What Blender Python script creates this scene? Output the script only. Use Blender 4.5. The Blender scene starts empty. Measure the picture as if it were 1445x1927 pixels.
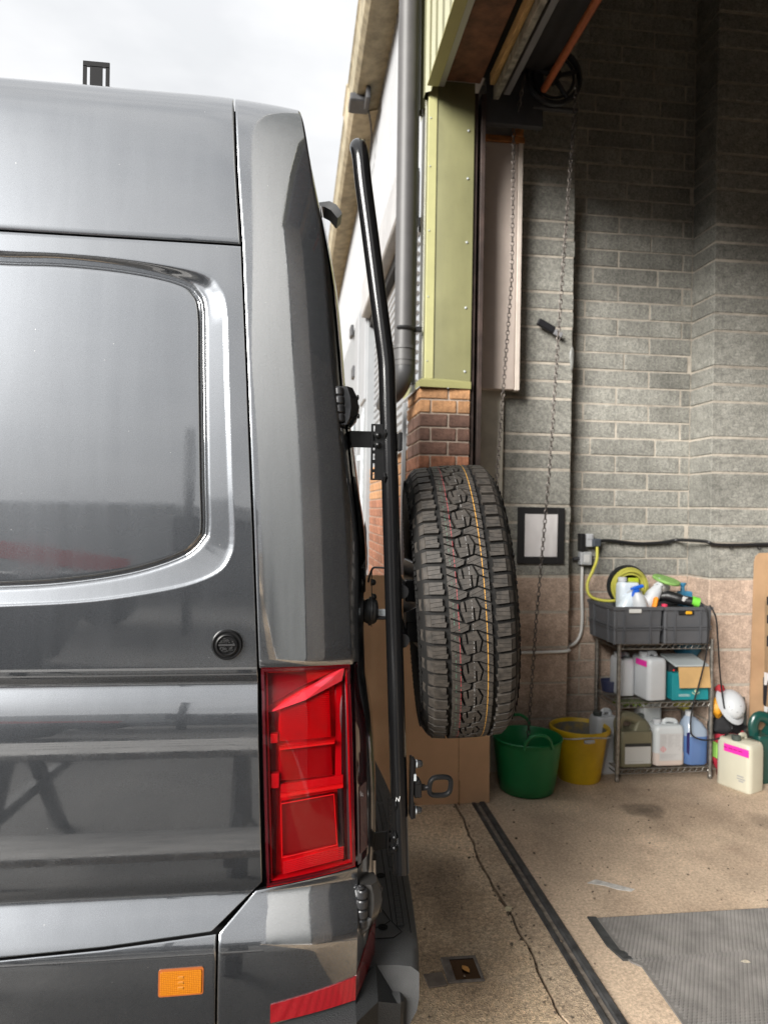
import bpy, math, random
from math import sin, cos, tan, pi, radians, sqrt, atan2, exp, floor
import numpy as np
from mathutils import Vector, Matrix, noise as mnoise
random.seed(7)
SC = bpy.context.scene
COL = SC.collection

# ---------------------------------------------------------------- camera, sky, sun, exposure
CAM_H = 1.62
_yaw, _pitch, _roll = radians(7.15), radians(-0.16), radians(0.9)
_F = Vector((sin(_yaw)*cos(_pitch), cos(_yaw)*cos(_pitch), sin(_pitch)))
_R = _F.cross(Vector((0, 0, 1))).normalized()
_U = _R.cross(_F)
_R2 = cos(_roll)*_R + sin(_roll)*_U
_U2 = -sin(_roll)*_R + cos(_roll)*_U
cd = bpy.data.cameras.new('camera')
cam = bpy.data.objects.new('camera', cd)
COL.objects.link(cam)
cam.matrix_world = Matrix(((_R2.x, _U2.x, -_F.x, 0), (_R2.y, _U2.y, -_F.y, 0), (_R2.z, _U2.z, -_F.z, CAM_H), (0, 0, 0, 1)))
cd.sensor_width = 36.0
cd.lens = 36.0*1335.0/1927.0
cd.clip_start = 0.02
cd.clip_end = 500
cd.dof.use_dof = True
cd.dof.focus_distance = 1.78
cd.dof.aperture_fstop = 4.0
SC.camera = cam

SUN_EL, SUN_AZ = radians(23), radians(225)
w = bpy.data.worlds.new('World')
SC.world = w
w.use_nodes = True
wn, wl = w.node_tree.nodes, w.node_tree.links
wn.clear()
wo = wn.new('ShaderNodeOutputWorld'); wb = wn.new('ShaderNodeBackground')
sky = wn.new('ShaderNodeTexSky'); sky.sky_type = 'NISHITA'; sky.sun_disc = False
sky.sun_elevation = SUN_EL; sky.sun_rotation = SUN_AZ
sky.air_density = 1.0; sky.dust_density = 3.0
hs = wn.new('ShaderNodeHueSaturation'); hs.inputs['Saturation'].default_value = 0.25
wl.new(sky.outputs[0], hs.inputs['Color'])
tc = wn.new('ShaderNodeTexCoord')
mp = wn.new('ShaderNodeMapping'); mp.inputs['Scale'].default_value = (1.0, 1.0, 2.6)
wl.new(tc.outputs['Generated'], mp.inputs['Vector'])
nz = wn.new('ShaderNodeTexNoise'); nz.inputs['Scale'].default_value = 3.2; nz.inputs['Detail'].default_value = 5
nz.inputs['Roughness'].default_value = 0.5
wl.new(mp.outputs[0], nz.inputs['Vector'])
cr = wn.new('ShaderNodeValToRGB')
cr.color_ramp.elements[0].position = 0.30; cr.color_ramp.elements[0].color = (0.98, 1.0, 1.03, 1)
cr.color_ramp.elements[1].position = 0.68; cr.color_ramp.elements[1].color = (1.30, 1.305, 1.315, 1)
wl.new(nz.outputs['Fac'], cr.inputs['Fac'])
# overcast cloud layer: brighter overhead than at the horizon (1 + k sin(elevation))
sx = wn.new('ShaderNodeSeparateXYZ'); wl.new(tc.outputs['Generated'], sx.inputs[0])
mr = wn.new('ShaderNodeMapRange'); mr.inputs[1].default_value = 0.0; mr.inputs[2].default_value = 1.0
mr.inputs[3].default_value = 0.86; mr.inputs[4].default_value = 1.8
wl.new(sx.outputs['Z'], mr.inputs[0])
vm = wn.new('ShaderNodeVectorMath'); vm.operation = 'SCALE'
wl.new(cr.outputs['Color'], vm.inputs[0]); wl.new(mr.outputs[0], vm.inputs['Scale'])
mx = wn.new('ShaderNodeMix'); mx.data_type = 'RGBA'; mx.inputs['Factor'].default_value = 0.992
wl.new(hs.outputs[0], mx.inputs[6]); wl.new(vm.outputs[0], mx.inputs[7])
wl.new(mx.outputs[2], wb.inputs['Color'])
wb.inputs['Strength'].default_value = 0.1
wl.new(wb.outputs[0], wo.inputs['Surface'])

sl = bpy.data.lights.new('sun', 'SUN'); sl.energy = 1.5; sl.angle = radians(30); sl.color = (1.0, 0.97, 0.92)
so = bpy.data.objects.new('sun', sl); COL.objects.link(so)
_sd = Vector((sin(SUN_AZ)*cos(SUN_EL), cos(SUN_AZ)*cos(SUN_EL), sin(SUN_EL)))
so.rotation_euler = _sd.to_track_quat('Z', 'Y').to_euler()
so.location = (0, -3, 9)

SC.view_settings.view_transform = 'Standard'
SC.view_settings.look = 'None'
SC.view_settings.gamma = 1
SC.view_settings.use_curve_mapping = False
SC.view_settings.exposure = 2.7
SC.render.engine = 'CYCLES'
SC.cycles.use_denoising = True
SC.cycles.max_bounces = 9
SC.cycles.diffuse_bounces = 5
SC.cycles.glossy_bounces = 4
SC.cycles.transparent_max_bounces = 12
SC.cycles.sample_clamp_indirect = 8
SC.cycles.caustics_reflective = False
SC.cycles.caustics_refractive = False

# ---------------------------------------------------------------- helpers
ORG = {}
def _org(o):
    while o is not None:
        if o.name in ORG: return ORG[o.name]
        o = o.parent
    return Vector((0, 0, 0))

def thing(name, label, cat, loc=(0, 0, 0), group=None):
    o = bpy.data.objects.new(name, None); COL.objects.link(o)
    o.location = loc; o.empty_display_size = 0.1
    o['label'] = label; o['category'] = cat
    if group: o['group'] = group
    ORG[o.name] = Vector(loc)
    return o

def tag(o, label, cat, group=None):
    o['label'] = label; o['category'] = cat
    if group: o['group'] = group
    return o

class MB:
    def __init__(s): s.v = []; s.f = []; s.m = []; s.uv = {}
    def add(s, vs, fs, m=0):
        o = len(s.v); s.v += [tuple(p) for p in vs]
        for f in fs: s.f.append(tuple(i+o for i in f)); s.m.append(m)
        return o
    def box(s, x0, x1, y0, y1, z0, z1, c=0.0, m=0, xf=None):
        if x0 > x1: x0, x1 = x1, x0
        if y0 > y1: y0, y1 = y1, y0
        if z0 > z1: z0, z1 = z1, z0
        c = min(c, (x1-x0)*.45, (y1-y0)*.45, (z1-z0)*.45)
        if c <= 0:
            vs = [(x, y, z) for x in (x0, x1) for y in (y0, y1) for z in (z0, z1)]
            fs = [(0, 1, 3, 2), (4, 6, 7, 5), (0, 4, 5, 1), (2, 3, 7, 6), (0, 2, 6, 4), (1, 5, 7, 3)]
        else:
            vs = []; idx = {}
            for ix, x in enumerate((x0, x1)):
                for iy, y in enumerate((y0, y1)):
                    for iz, z in enumerate((z0, z1)):
                        sx_, sy_, sz_ = (1 if ix == 0 else -1), (1 if iy == 0 else -1), (1 if iz == 0 else -1)
                        idx[ix, iy, iz] = len(vs)
                        vs += [(x, y+sy_*c, z+sz_*c), (x+sx_*c, y, z+sz_*c), (x+sx_*c, y+sy_*c, z)]
            g = lambda a, b, d, k: idx[a, b, d]+k
            fs = []
            for a in (0, 1):
                fs.append(tuple(g(a, b, d, 0) for b, d in ((0, 0), (0, 1), (1, 1), (1, 0))))
                fs.append(tuple(g(b, a, d, 1) for b, d in ((0, 0), (1, 0), (1, 1), (0, 1))))
                fs.append(tuple(g(b, d, a, 2) for b, d in ((0, 0), (0, 1), (1, 1), (1, 0))))
            for a in (0, 1):
                for b in (0, 1):
                    fs.append((g(a, b, 0, 0), g(a, b, 1, 0), g(a, b, 1, 1), g(a, b, 0, 1)))
                    fs.append((g(a, 0, b, 0), g(a, 1, b, 0), g(a, 1, b, 2), g(a, 0, b, 2)))
                    fs.append((g(0, a, b, 1), g(1, a, b, 1), g(1, a, b, 2), g(0, a, b, 2)))
            for a in (0, 1):
                for b in (0, 1):
                    for d in (0, 1): fs.append((g(a, b, d, 0), g(a, b, d, 1), g(a, b, d, 2)))
        if xf is not None: vs = [xf @ Vector(p) for p in vs]
        s.add(vs, fs, m); return s
    def loft(s, loops, cap0=True, cap1=True, m=0, closed=True, ring=False):
        n = len(loops[0]); o = len(s.v)
        for L in loops: s.v += [tuple(p) for p in L]
        k = len(loops)
        for i in range(k if ring else k-1):
            a, b = o+i*n, o+((i+1) % k)*n
            for j in range(n if closed else n-1):
                s.f.append((a+j, a+(j+1) % n, b+(j+1) % n, b+j)); s.m.append(m)
        if cap0 and not ring: s.f.append(tuple(reversed(range(o, o+n)))); s.m.append(m)
        if cap1 and not ring: s.f.append(tuple(range(o+(k-1)*n, o+k*n))); s.m.append(m)
        return s
    def tube(s, pts, r, n=10, cap=True, ring=False, m=0, flat=None):
        pts = [Vector(p) for p in pts]; k = len(pts)
        rs = r if isinstance(r, (list, tuple)) else [r]*k
        loops = []; up = None
        for i, p in enumerate(pts):
            if ring: t = pts[(i+1) % k]-pts[i-1]
            else: t = pts[min(i+1, k-1)]-pts[max(i-1, 0)]
            t.normalize()
            if up is None:
                up = Vector((0, 0, 1)) if abs(t.z) < .9 else Vector((0, 1, 0))
            a = t.cross(up)
            if a.length < 1e-6: a = t.cross(Vector((1, 0, 0)))
            a.normalize(); b = a.cross(t).normalized(); up = b
            fa, fb = flat if flat else (1, 1)
            loops.append([p+rs[i]*(cos(2*pi*j/n)*a*fa+sin(2*pi*j/n)*b*fb) for j in range(n)])
        return s.loft(loops, cap, cap, m, True, ring)
    def lathe(s, prof, c=(0, 0, 0), n=24, axis=(0, 0, 1), m=0, cap0=False, cap1=False, ref=None):
        c = Vector(c); ax = Vector(axis).normalized()
        e1 = ax.orthogonal().normalized() if ref is None else Vector(ref)
        e2 = ax.cross(e1)
        loops = [[c+ax*h+(cos(2*pi*j/n)*e1+sin(2*pi*j/n)*e2)*r for j in range(n)] for r, h in prof]
        return s.loft(loops, cap0, cap1, m)
    def prism(s, poly, fn, h0, h1, m=0, side=None, bottom=True):
        n = len(poly); o = len(s.v)
        s.v += [tuple(fn(a, b, h0)) for a, b in poly]+[tuple(fn(a, b, h1)) for a, b in poly]
        s.f.append(tuple(range(o+n, o+2*n))); s.m.append(m)
        if bottom: s.f.append(tuple(reversed(range(o, o+n)))); s.m.append(m)
        for i in range(n):
            j = (i+1) % n
            s.f.append((o+i, o+j, o+n+j, o+n+i)); s.m.append(m if side is None else side)
        return s
    def grid(s, fn, us, vs, m=0):
        o = len(s.v); nu, nv = len(us), len(vs)
        for u in us:
            for v_ in vs: s.v.append(tuple(fn(u, v_)))
        for i in range(nu-1):
            for j in range(nv-1):
                s.f.append((o+i*nv+j, o+(i+1)*nv+j, o+(i+1)*nv+j+1, o+i*nv+j+1)); s.m.append(m)
        return s
    def build(s, name, mats, parent=None, smooth=35, kind=None, fixn=True):
        me = bpy.data.meshes.new(name)
        org = _org(parent)
        vs = [(p[0]-org.x, p[1]-org.y, p[2]-org.z) for p in s.v]
        me.from_pydata(vs, [], s.f)
        if not isinstance(mats, (list, tuple)): mats = [mats]
        for x in mats: me.materials.append(x)
        if len(mats) > 1: me.polygons.foreach_set('material_index', s.m)
        if fixn:
            import bmesh
            bm = bmesh.new(); bm.from_mesh(me)
            bmesh.ops.recalc_face_normals(bm, faces=bm.faces); bm.to_mesh(me); bm.free()
        if smooth:
            me.polygons.foreach_set('use_smooth', [True]*len(me.polygons))
            me.set_sharp_from_angle(angle=radians(smooth))
        me.update()
        o = bpy.data.objects.new(name, me); COL.objects.link(o)
        if parent is not None: o.parent = parent
        if kind: o['kind'] = kind
        return o

def lerp_tab(tab, x):
    if x <= tab[0][0]: return tab[0][1]
    for (a, fa), (b, fb) in zip(tab, tab[1:]):
        if x <= b: return fa+(fb-fa)*(x-a)/(b-a)
    return tab[-1][1]

def lin(a, b, n): return [a+(b-a)*i/(n-1) for i in range(n)]

def catmull(pts, k=6, closed=False):
    P = [Vector(p) for p in pts]; n = len(P); out = []
    for i in range(n if closed else n-1):
        p0 = P[(i-1) % n] if closed or i > 0 else P[0]
        p1, p2 = P[i], P[(i+1) % n]
        p3 = P[(i+2) % n] if closed or i+2 < n else P[-1]
        for j in range(k):
            t = j/k
            out.append(.5*((2*p1)+(p2-p0)*t+(2*p0-5*p1+4*p2-p3)*t*t+(3*p1-p0-3*p2+p3)*t**3))
    if not closed: out.append(P[-1])
    return out

def rrect(cx, cy, w_, d, r, z, k=4, xf=None):
    L = []
    r = min(r, w_*.49, d*.49)
    for sx_, sy_, a0 in ((1, 1, 0), (-1, 1, 90), (-1, -1, 180), (1, -1, 270)):
        for i in range(k+1):
            a = radians(a0+90*i/k)
            L.append((cx+sx_*(w_/2-r)+r*cos(a), cy+sy_*(d/2-r)+r*sin(a), z))
    return [xf @ Vector(p) for p in L] if xf is not None else L

def rot_about(c, ang, axis='Z'):
    c = Vector(c)
    return Matrix.Translation(c) @ Matrix.Rotation(ang, 4, axis) @ Matrix.Translation(-c)

# ---------------------------------------------------------------- materials
def M(name, col, rough=.5, metal=0., coat=0., amt=.0, scale=6., rand=0., bump=0., bscale=60., spec=.5, detail=4,
      col2=None, ramp=(.35, .65), spots=None, spotscale=80., trans=0., stretch=None, coord='Object', sss=0):
    m = bpy.data.materials.new(name); m.use_nodes = True
    n, l = m.node_tree.nodes, m.node_tree.links
    b = n['Principled BSDF']
    b.inputs['Roughness'].default_value = rough; b.inputs['Metallic'].default_value = metal
    b.inputs['Coat Weight'].default_value = coat; b.inputs['Coat Roughness'].default_value = .04
    b.inputs['Specular IOR Level'].default_value = spec
    b.inputs['Transmission Weight'].default_value = trans
    c = (*col, 1)
    tcn = n.new('ShaderNodeTexCoord'); vec = tcn.outputs[coord]
    if stretch:
        mpn = n.new('ShaderNodeMapping'); mpn.inputs['Scale'].default_value = stretch
        l.new(vec, mpn.inputs['Vector']); vec = mpn.outputs[0]
    out = None
    if amt or col2:
        a = n.new('ShaderNodeTexNoise'); a.inputs['Scale'].default_value = scale; a.inputs['Detail'].default_value = detail
        a.inputs['Roughness'].default_value = .6
        l.new(vec, a.inputs['Vector'])
        r = n.new('ShaderNodeValToRGB')
        lo = col2 if col2 else tuple(x*(1-amt) for x in col)
        hi = col if col2 else tuple(min(1, x*(1+amt)) for x in col)
        r.color_ramp.elements[0].position = ramp[0]; r.color_ramp.elements[0].color = (*lo, 1)
        r.color_ramp.elements[1].position = ramp[1]; r.color_ramp.elements[1].color = (*hi, 1)
        l.new(a.outputs['Fac'], r.inputs['Fac']); out = r.outputs['Color']
    if spots:
        a = n.new('ShaderNodeTexVoronoi'); a.inputs['Scale'].default_value = spotscale
        l.new(vec, a.inputs['Vector'])
        mm = n.new('ShaderNodeMix'); mm.data_type = 'RGBA'; mm.blend_type = 'MULTIPLY'
        mm.inputs[0].default_value = spots
        if out is not None: l.new(out, mm.inputs[6])
        else: mm.inputs[6].default_value = c
        rr = n.new('ShaderNodeValToRGB'); rr.color_ramp.elements[0].color = (.25, .25, .25, 1); rr.color_ramp.elements[1].color = (1.6, 1.55, 1.45, 1)
        sp = n.new('ShaderNodeSeparateColor'); l.new(a.outputs['Color'], sp.inputs[0])
        l.new(sp.outputs[0], rr.inputs['Fac']); l.new(rr.outputs['Color'], mm.inputs[7]); out = mm.outputs[2]
    if rand:
        oi = n.new('ShaderNodeObjectInfo')
        mr_ = n.new('ShaderNodeMapRange'); mr_.inputs[3].default_value = 1-rand; mr_.inputs[4].default_value = 1+rand
        l.new(oi.outputs['Random'], mr_.inputs[0])
        vmn = n.new('ShaderNodeVectorMath'); vmn.operation = 'SCALE'
        if out is not None: l.new(out, vmn.inputs[0])
        else: vmn.inputs[0].default_value = col
        l.new(mr_.outputs[0], vmn.inputs['Scale']); out = vmn.outputs[0]
    if out is not None: l.new(out, b.inputs['Base Color'])
    else: b.inputs['Base Color'].default_value = c
    if bump:
        a = n.new('ShaderNodeTexNoise'); a.inputs['Scale'].default_value = bscale; a.inputs['Detail'].default_value = 3
        l.new(vec, a.inputs['Vector'])
        bp = n.new('ShaderNodeBump'); bp.inputs['Strength'].default_value = bump; bp.inputs['Distance'].default_value = .01
        l.new(a.outputs['Fac'], bp.inputs['Height']); l.new(bp.outputs[0], b.inputs['Normal'])
    return m

def world_patches(m, sc_, lo, hi, sz=(1, 1, 1)):
    """large damp and dusty patches that run across neighbouring blocks"""
    n, l = m.node_tree.nodes, m.node_tree.links; b = n['Principled BSDF']; src = b.inputs['Base Color'].links[0].from_socket
    g_ = n.new('ShaderNodeNewGeometry'); mp_ = n.new('ShaderNodeMapping'); mp_.inputs['Scale'].default_value = sz; l.new(g_.outputs['Position'], mp_.inputs[0])
    a = n.new('ShaderNodeTexNoise'); a.inputs['Scale'].default_value = sc_; a.inputs['Detail'].default_value = 6; a.inputs['Roughness'].default_value = .65; l.new(mp_.outputs[0], a.inputs['Vector'])
    mr_ = n.new('ShaderNodeMapRange'); mr_.inputs[1].default_value = .32; mr_.inputs[2].default_value = .68; mr_.inputs[3].default_value = lo; mr_.inputs[4].default_value = hi; l.new(a.outputs['Fac'], mr_.inputs[0])
    vs = n.new('ShaderNodeVectorMath'); vs.operation = 'SCALE'; l.new(src, vs.inputs[0]); l.new(mr_.outputs[0], vs.inputs['Scale']); l.new(vs.outputs[0], b.inputs['Base Color'])


# ================================================================ SETTING
def concrete(name, cols, speck, big, bump, scale=1.0):
    m = bpy.data.materials.new(name); m.use_nodes = True
    n, l = m.node_tree.nodes, m.node_tree.links; b = n['Principled BSDF']
    b.inputs['Roughness'].default_value = .85
    t = n.new('ShaderNodeTexCoord')
    a = n.new('ShaderNodeTexNoise'); a.inputs['Scale'].default_value = big; a.inputs['Detail'].default_value = 6; a.inputs['Roughness'].default_value = .65
    l.new(t.outputs['Object'], a.inputs['Vector'])
    r = n.new('ShaderNodeValToRGB'); els = r.color_ramp.elements
    while len(els) < len(cols): els.new(.5)
    for e, (p, c) in zip(els, cols): e.position = p; e.color = (*c, 1)
    l.new(a.outputs['Fac'], r.inputs['Fac'])
    v = n.new('ShaderNodeTexVoronoi'); v.inputs['Scale'].default_value = speck
    l.new(t.outputs['Object'], v.inputs['Vector'])
    sp = n.new('ShaderNodeSeparateColor'); l.new(v.outputs['Color'], sp.inputs[0])
    rr = n.new('ShaderNodeValToRGB'); e = rr.color_ramp.elements
    e[0].position = 0; e[0].color = (.34, .32, .30, 1); e[1].position = 1; e[1].color = (1.5, 1.42, 1.3, 1)
    x = e.new(.5); x.color = (.95, .93, .9, 1)
    l.new(sp.outputs[0], rr.inputs['Fac'])
    v2 = n.new('ShaderNodeTexNoise'); v2.inputs['Scale'].default_value = speck*.28; v2.inputs['Detail'].default_value = 5; v2.inputs['Roughness'].default_value = .7
    l.new(t.outputs['Object'], v2.inputs['Vector'])
    mr_ = n.new('ShaderNodeMapRange'); mr_.inputs[1].default_value = .3; mr_.inputs[2].default_value = .7; mr_.inputs[3].default_value = .62; mr_.inputs[4].default_value = 1.3
    l.new(v2.outputs['Fac'], mr_.inputs[0])
    vs = n.new('ShaderNodeVectorMath'); vs.operation = 'SCALE'; l.new(r.outputs['Color'], vs.inputs[0]); l.new(mr_.outputs[0], vs.inputs['Scale'])
    mm = n.new('ShaderNodeMix'); mm.data_type = 'RGBA'; mm.blend_type = 'MULTIPLY'; mm.inputs[0].default_value = scale
    l.new(vs.outputs[0], mm.inputs[6]); l.new(rr.outputs['Color'], mm.inputs[7])
    l.new(mm.outputs[2], b.inputs['Base Color'])
    bp = n.new('ShaderNodeBump'); bp.inputs['Strength'].default_value = bump; bp.inputs['Distance'].default_value = .004
    l.new(v.outputs['Distance'], bp.inputs['Height']); l.new(bp.outputs[0], b.inputs['Normal'])
    return m

m_yard = concrete('yard_concrete', [(.25, (.30, .22, .145)), (.45, (.58, .44, .30)), (.6, (.68, .54, .385)), (.8, (.52, .40, .28))], 210, 2.6, .7, .62)
m_apron = concrete('apron_concrete', [(.25, (.34, .255, .18)), (.5, (.50, .39, .28)), (.8, (.57, .46, .34))], 190, 3.0, .7, .55)
m_floor = concrete('floor_concrete', [(.2, (.32, .24, .175)), (.42, (.50, .38, .275)), (.55, (.58, .45, .33)), (.7, (.49, .365, .265)), (.85, (.63, .50, .37))], 300, 1.5, .25, .2)
def stains(m, spots_):
    n, l = m.node_tree.nodes, m.node_tree.links; b = n['Principled BSDF']
    src = b.inputs['Base Color'].links[0].from_socket
    t = n.new('ShaderNodeTexCoord'); nz_ = n.new('ShaderNodeTexNoise'); nz_.inputs['Scale'].default_value = 6; nz_.inputs['Detail'].default_value = 5
    l.new(t.outputs['Object'], nz_.inputs['Vector'])
    for (cx, cy, rx, ry, dark, soft) in spots_:
        mp_ = n.new('ShaderNodeMapping'); mp_.inputs['Location'].default_value = (-cx/rx, -cy/ry, 0); mp_.inputs['Scale'].default_value = (1/rx, 1/ry, 0)
        l.new(t.outputs['Object'], mp_.inputs[0])
        ln = n.new('ShaderNodeVectorMath'); ln.operation = 'LENGTH'; l.new(mp_.outputs[0], ln.inputs[0])
        ad = n.new('ShaderNodeMath'); ad.operation = 'MULTIPLY_ADD'; ad.inputs[1].default_value = 1.3; l.new(nz_.outputs['Fac'], ad.inputs[0]); l.new(ln.outputs['Value'], ad.inputs[2])
        mr_ = n.new('ShaderNodeMapRange'); mr_.interpolation_type = 'SMOOTHSTEP'; mr_.inputs[1].default_value = 1.55-soft; mr_.inputs[2].default_value = 1.55+soft; mr_.inputs[3].default_value = dark; mr_.inputs[4].default_value = 1
        l.new(ad.outputs[0], mr_.inputs[0])
        vs = n.new('ShaderNodeVectorMath'); vs.operation = 'SCALE'; l.new(src, vs.inputs[0]); l.new(mr_.outputs[0], vs.inputs['Scale']); src = vs.outputs[0]
    l.new(src, b.inputs['Base Color'])
world_patches(m_floor, 3.2, .80, 1.16, (1, .45, 1)); world_patches(m_yard, 2.4, .78, 1.12)
stains(m_floor, [(1.92, 3.66, .13, .10, .55, .25), (1.92, 3.66, .05, .035, .75, .3), (2.55, 3.45, .16, .10, .62, .5), (2.35, 3.2, .4, .2, .85, .5), (1.6, 3.1, .3, .35, 1.12, .5), (1.45, 3.75, .2, .1, 1.15, .4), (2.2, 2.9, .5, .12, .88, .4), (1.3, 3.3, .1, .6, .88, .5), (2.0, 3.3, .35, .12, 1.14, .4)])
stains(m_yard, [(.45, 3.1, .3, .3, .7, .5), (.7, 2.9, .12, .5, .8, .4), (.35, 2.5, .15, .5, .75, .5), (.75, 3.4, .2, .2, 1.15, .4)])
m_dirt = M('dirt', (.13, .092, .06), .95, amt=.5, scale=40, bump=.6)
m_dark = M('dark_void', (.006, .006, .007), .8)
m_mortar = M('mortar', (.39, .35, .295), .95, amt=.15, scale=20, bump=.4, bscale=90)
m_gblock = M('grey_block', (.245, .243, .222), .95, amt=.17, scale=24, rand=.13, bump=.5, bscale=140, spots=.38, spotscale=130, spec=.2)
m_pblock = M('pink_block', (.42, .322, .26), .95, amt=.16, scale=18, rand=.09, bump=.4, bscale=140, spots=.35, spotscale=150, spec=.2)
world_patches(m_gblock, 1.9, .72, 1.18); world_patches(m_pblock, 2.2, .80, 1.12); world_patches(m_mortar, 3, .7, 1.15)
m_pale = M('pale_render', (.5, .47, .4), .9, amt=.1, scale=12)
m_brick_d = M('brick_dark', (.125, .068, .05), .9, amt=.3, scale=22, rand=.2, bump=.5, bscale=90)
m_brick_o = M('brick_buff', (.36, .19, .09), .9, amt=.25, scale=26, rand=.14, bump=.5, bscale=90)
m_brick_r = M('brick_red', (.27, .115, .065), .9, amt=.3, scale=26, rand=.25, bump=.5, bscale=90)
m_brmort = M('brick_mortar', (.33, .27, .22), .95, amt=.2, scale=20)
m_olive = M('olive_panel', (.17, .166, .08), .42, amt=.10, scale=3, coat=.1)
world_patches(m_olive, 2.2, .86, 1.08, (3, 3, .5))
m_olive_l = M('olive_trim', (.27, .262, .115), .45, amt=.05, scale=8)
m_white = M('white_cladding', (.25, .258, .27), .5, amt=.04, scale=6)
m_wgrey = M('pale_grey_cladding', (.23, .24, .25), .5, amt=.05, scale=6)
m_beige = M('beige_gutter', (.27, .24, .17), .8, amt=.28, scale=9, bump=.2)
m_gpipe = M('grey_pipe', (.065, .063, .063), .5, amt=.08, scale=9)
m_dpipe = M('dark_pipe', (.05, .05, .052), .45)
m_galv = M('galvanised', (.46, .49, .51), .45, .35, amt=.2, scale=14)
m_steelrust = M('rusty_brown', (.13, .055, .03), .7, amt=.5, scale=9, bump=.3)
m_black = M('black_plastic', (.012, .012, .013), .42)
m_rust = M('rust_orange', (.42, .17, .05), .75, amt=.4, scale=25)
m_wood = M('timber', (.42, .27, .12), .75, amt=.35, scale=10, stretch=(12, 1, 12))
m_dgrey = M('dark_grey', (.05, .051, .055), .6, amt=.2, scale=10)

def jag(y):
    return .875+.03*mnoise.noise((y*1.7, 3.1, 0))+.018*mnoise.noise((y*7, 9.1, 0))+.008*mnoise.noise((y*25, 1.7, 0))+.03*max(0, min(1, (y-2.9)/1.0))

ys = [-60, -20, -6] + lin(-2, 6.5, 230) + [12, 60]
b = MB()
o = len(b.v)
for y in ys: b.v += [(-60, y, 0), (jag(y)-.006-.005*mnoise.noise((y*9, 0, 4)), y, 0), (jag(y)-.011, y, -.02)]
for i in range(len(ys)-1):
    k = o+3*i
    b.f += [(k, k+1, k+4, k+3), (k+1, k+2, k+5, k+4)]; b.m += [0, 0]
b.build('yard_ground', m_yard, kind='structure', smooth=0)
b = MB(); o = 0
ys2 = lin(-8, 9, 420)
for y in ys2: b.v += [(jag(y)+.006, y, -.02), (jag(y)+.005+.005*mnoise.noise((y*11, 5, 4)), y, .004), (.992, y, .006)]
for i in range(len(ys2)-1):
    k = 3*i; b.f += [(k, k+1, k+4, k+3), (k+1, k+2, k+5, k+4)]; b.m += [0, 0]
b.build('apron_strip', m_apron, kind='structure', smooth=0)
MB().grid(lambda u, v: (u, v, -.016), [-1, 2], [-9, 10]).build('crack_soil', m_dirt, kind='structure', smooth=0)
MB().grid(lambda u, v: (u, v, .004), [-50, .45], [-50, 1.2]).build('added_tarmac', M('tarmac', (.075, .072, .07), .8, amt=.35, scale=1.2, spots=.5, spotscale=120), kind='structure', smooth=0)  # unseen sheet, added to darken the ground mirrored in the van side
MB().grid(lambda u, v: (u, v, 0.002), [1.07, 9.0], [-6.2, 4.6]).build('garage_floor', m_floor, kind='structure', smooth=0)
MB().grid(lambda u, v: (u, v, -.03), [-160, 160], [-160, 160]).build('ground', M('far_ground', (.16, .13, .1), .9, amt=.2, scale=.3), kind='structure', smooth=0)

# door threshold rails in the floor
th = thing('door_track', 'two dark steel threshold rails sunk across the doorway floor', 'track', (1.03, 2.5, 0))
m_rail = M('dark_rail', (.055, .055, .056), .55, .2, amt=.5, scale=14, bump=.25)
MB().box(.994, 1.016, -3, 3.9, -.012, .009, .003).build('rail', m_rail, th)
MB().box(1.038, 1.07, -3, 3.9, -.012, .012, .005).build('rail', m_rail, th)
MB().box(1.016, 1.038, -3, 3.9, -.012, -.001).build('channel', M('channel_grit', (.2, .17, .14), .8, amt=.4, scale=30), th)

# ---------------------------------------------------------------- block wall of the garage
CH = .1125
wall = thing('block_wall', 'grey concrete block wall inside the garage with pinkish blocks at its foot', 'wall', (2.2, 4.46, 0))
YW, YP, YR = 4.46, 4.33, 4.21
b = MB()
b.box(1.70, 2.63, YW+.0005, YW+.2, 0, 5.3)
b.box(1.14, 1.729, YP+.0005, YW+.2, 0, 5.3)
b.box(2.618, 3.9, YR+.0005, YW+.2, 0, 5.3)
b.box(3.9, 9.0, YW+.0005, YW+.2, 0, 5.3)
b.build('mortar', m_mortar, wall)
BC = {}
def block(parent, name, mat, x0, x1, y0, y1, z0, z1, c=.004):
    key = (name, mat.name, round(x1-x0, 3), round(y1-y0, 3), round(z1-z0, 3))
    if key not in BC:
        q = MB(); q.box(-(x1-x0)/2, (x1-x0)/2, -(y1-y0)/2, (y1-y0)/2, -(z1-z0)/2, (z1-z0)/2, c)
        for i, p in enumerate(q.v):
            j = .0016
            q.v[i] = (p[0]+random.uniform(-j, j), p[1]+random.uniform(-j, j)*.6, p[2]+random.uniform(-j, j))
        me = bpy.data.meshes.new(name); me.from_pydata(q.v, [], q.f); me.materials.append(mat); BC[key] = me
    o = bpy.data.objects.new(name, BC[key]); COL.objects.link(o)
    org = _org(parent); o.parent = parent
    o.location = ((x0+x1)/2-org.x, (y0+y1)/2-org.y, (z0+z1)/2-org.z)
    return o
J = .010
z0b = 1.215
nup = int((5.25-z0b)/CH)
for k in range(-11, nup):
    za = z0b+k*CH
    if za < -.02: continue
    mat = m_pblock if k < 0 else m_gblock
    off = .13 if k % 2 else -.095
    if k % 5 == 2: off += .05
    x = 1.735+off-.45
    while x < 2.606:
        xa, xb = max(x+J/2, 1.732), min(x+.45-J/2, 2.606)
        if xb-xa > .03:
            pr = random.uniform(-.002, .003)
            block(wall, 'block', mat, xa, xb, YW-.003-pr, YW+.05, max(0.003, za+J/2), za+CH-J/2)
        x += .45
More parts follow.
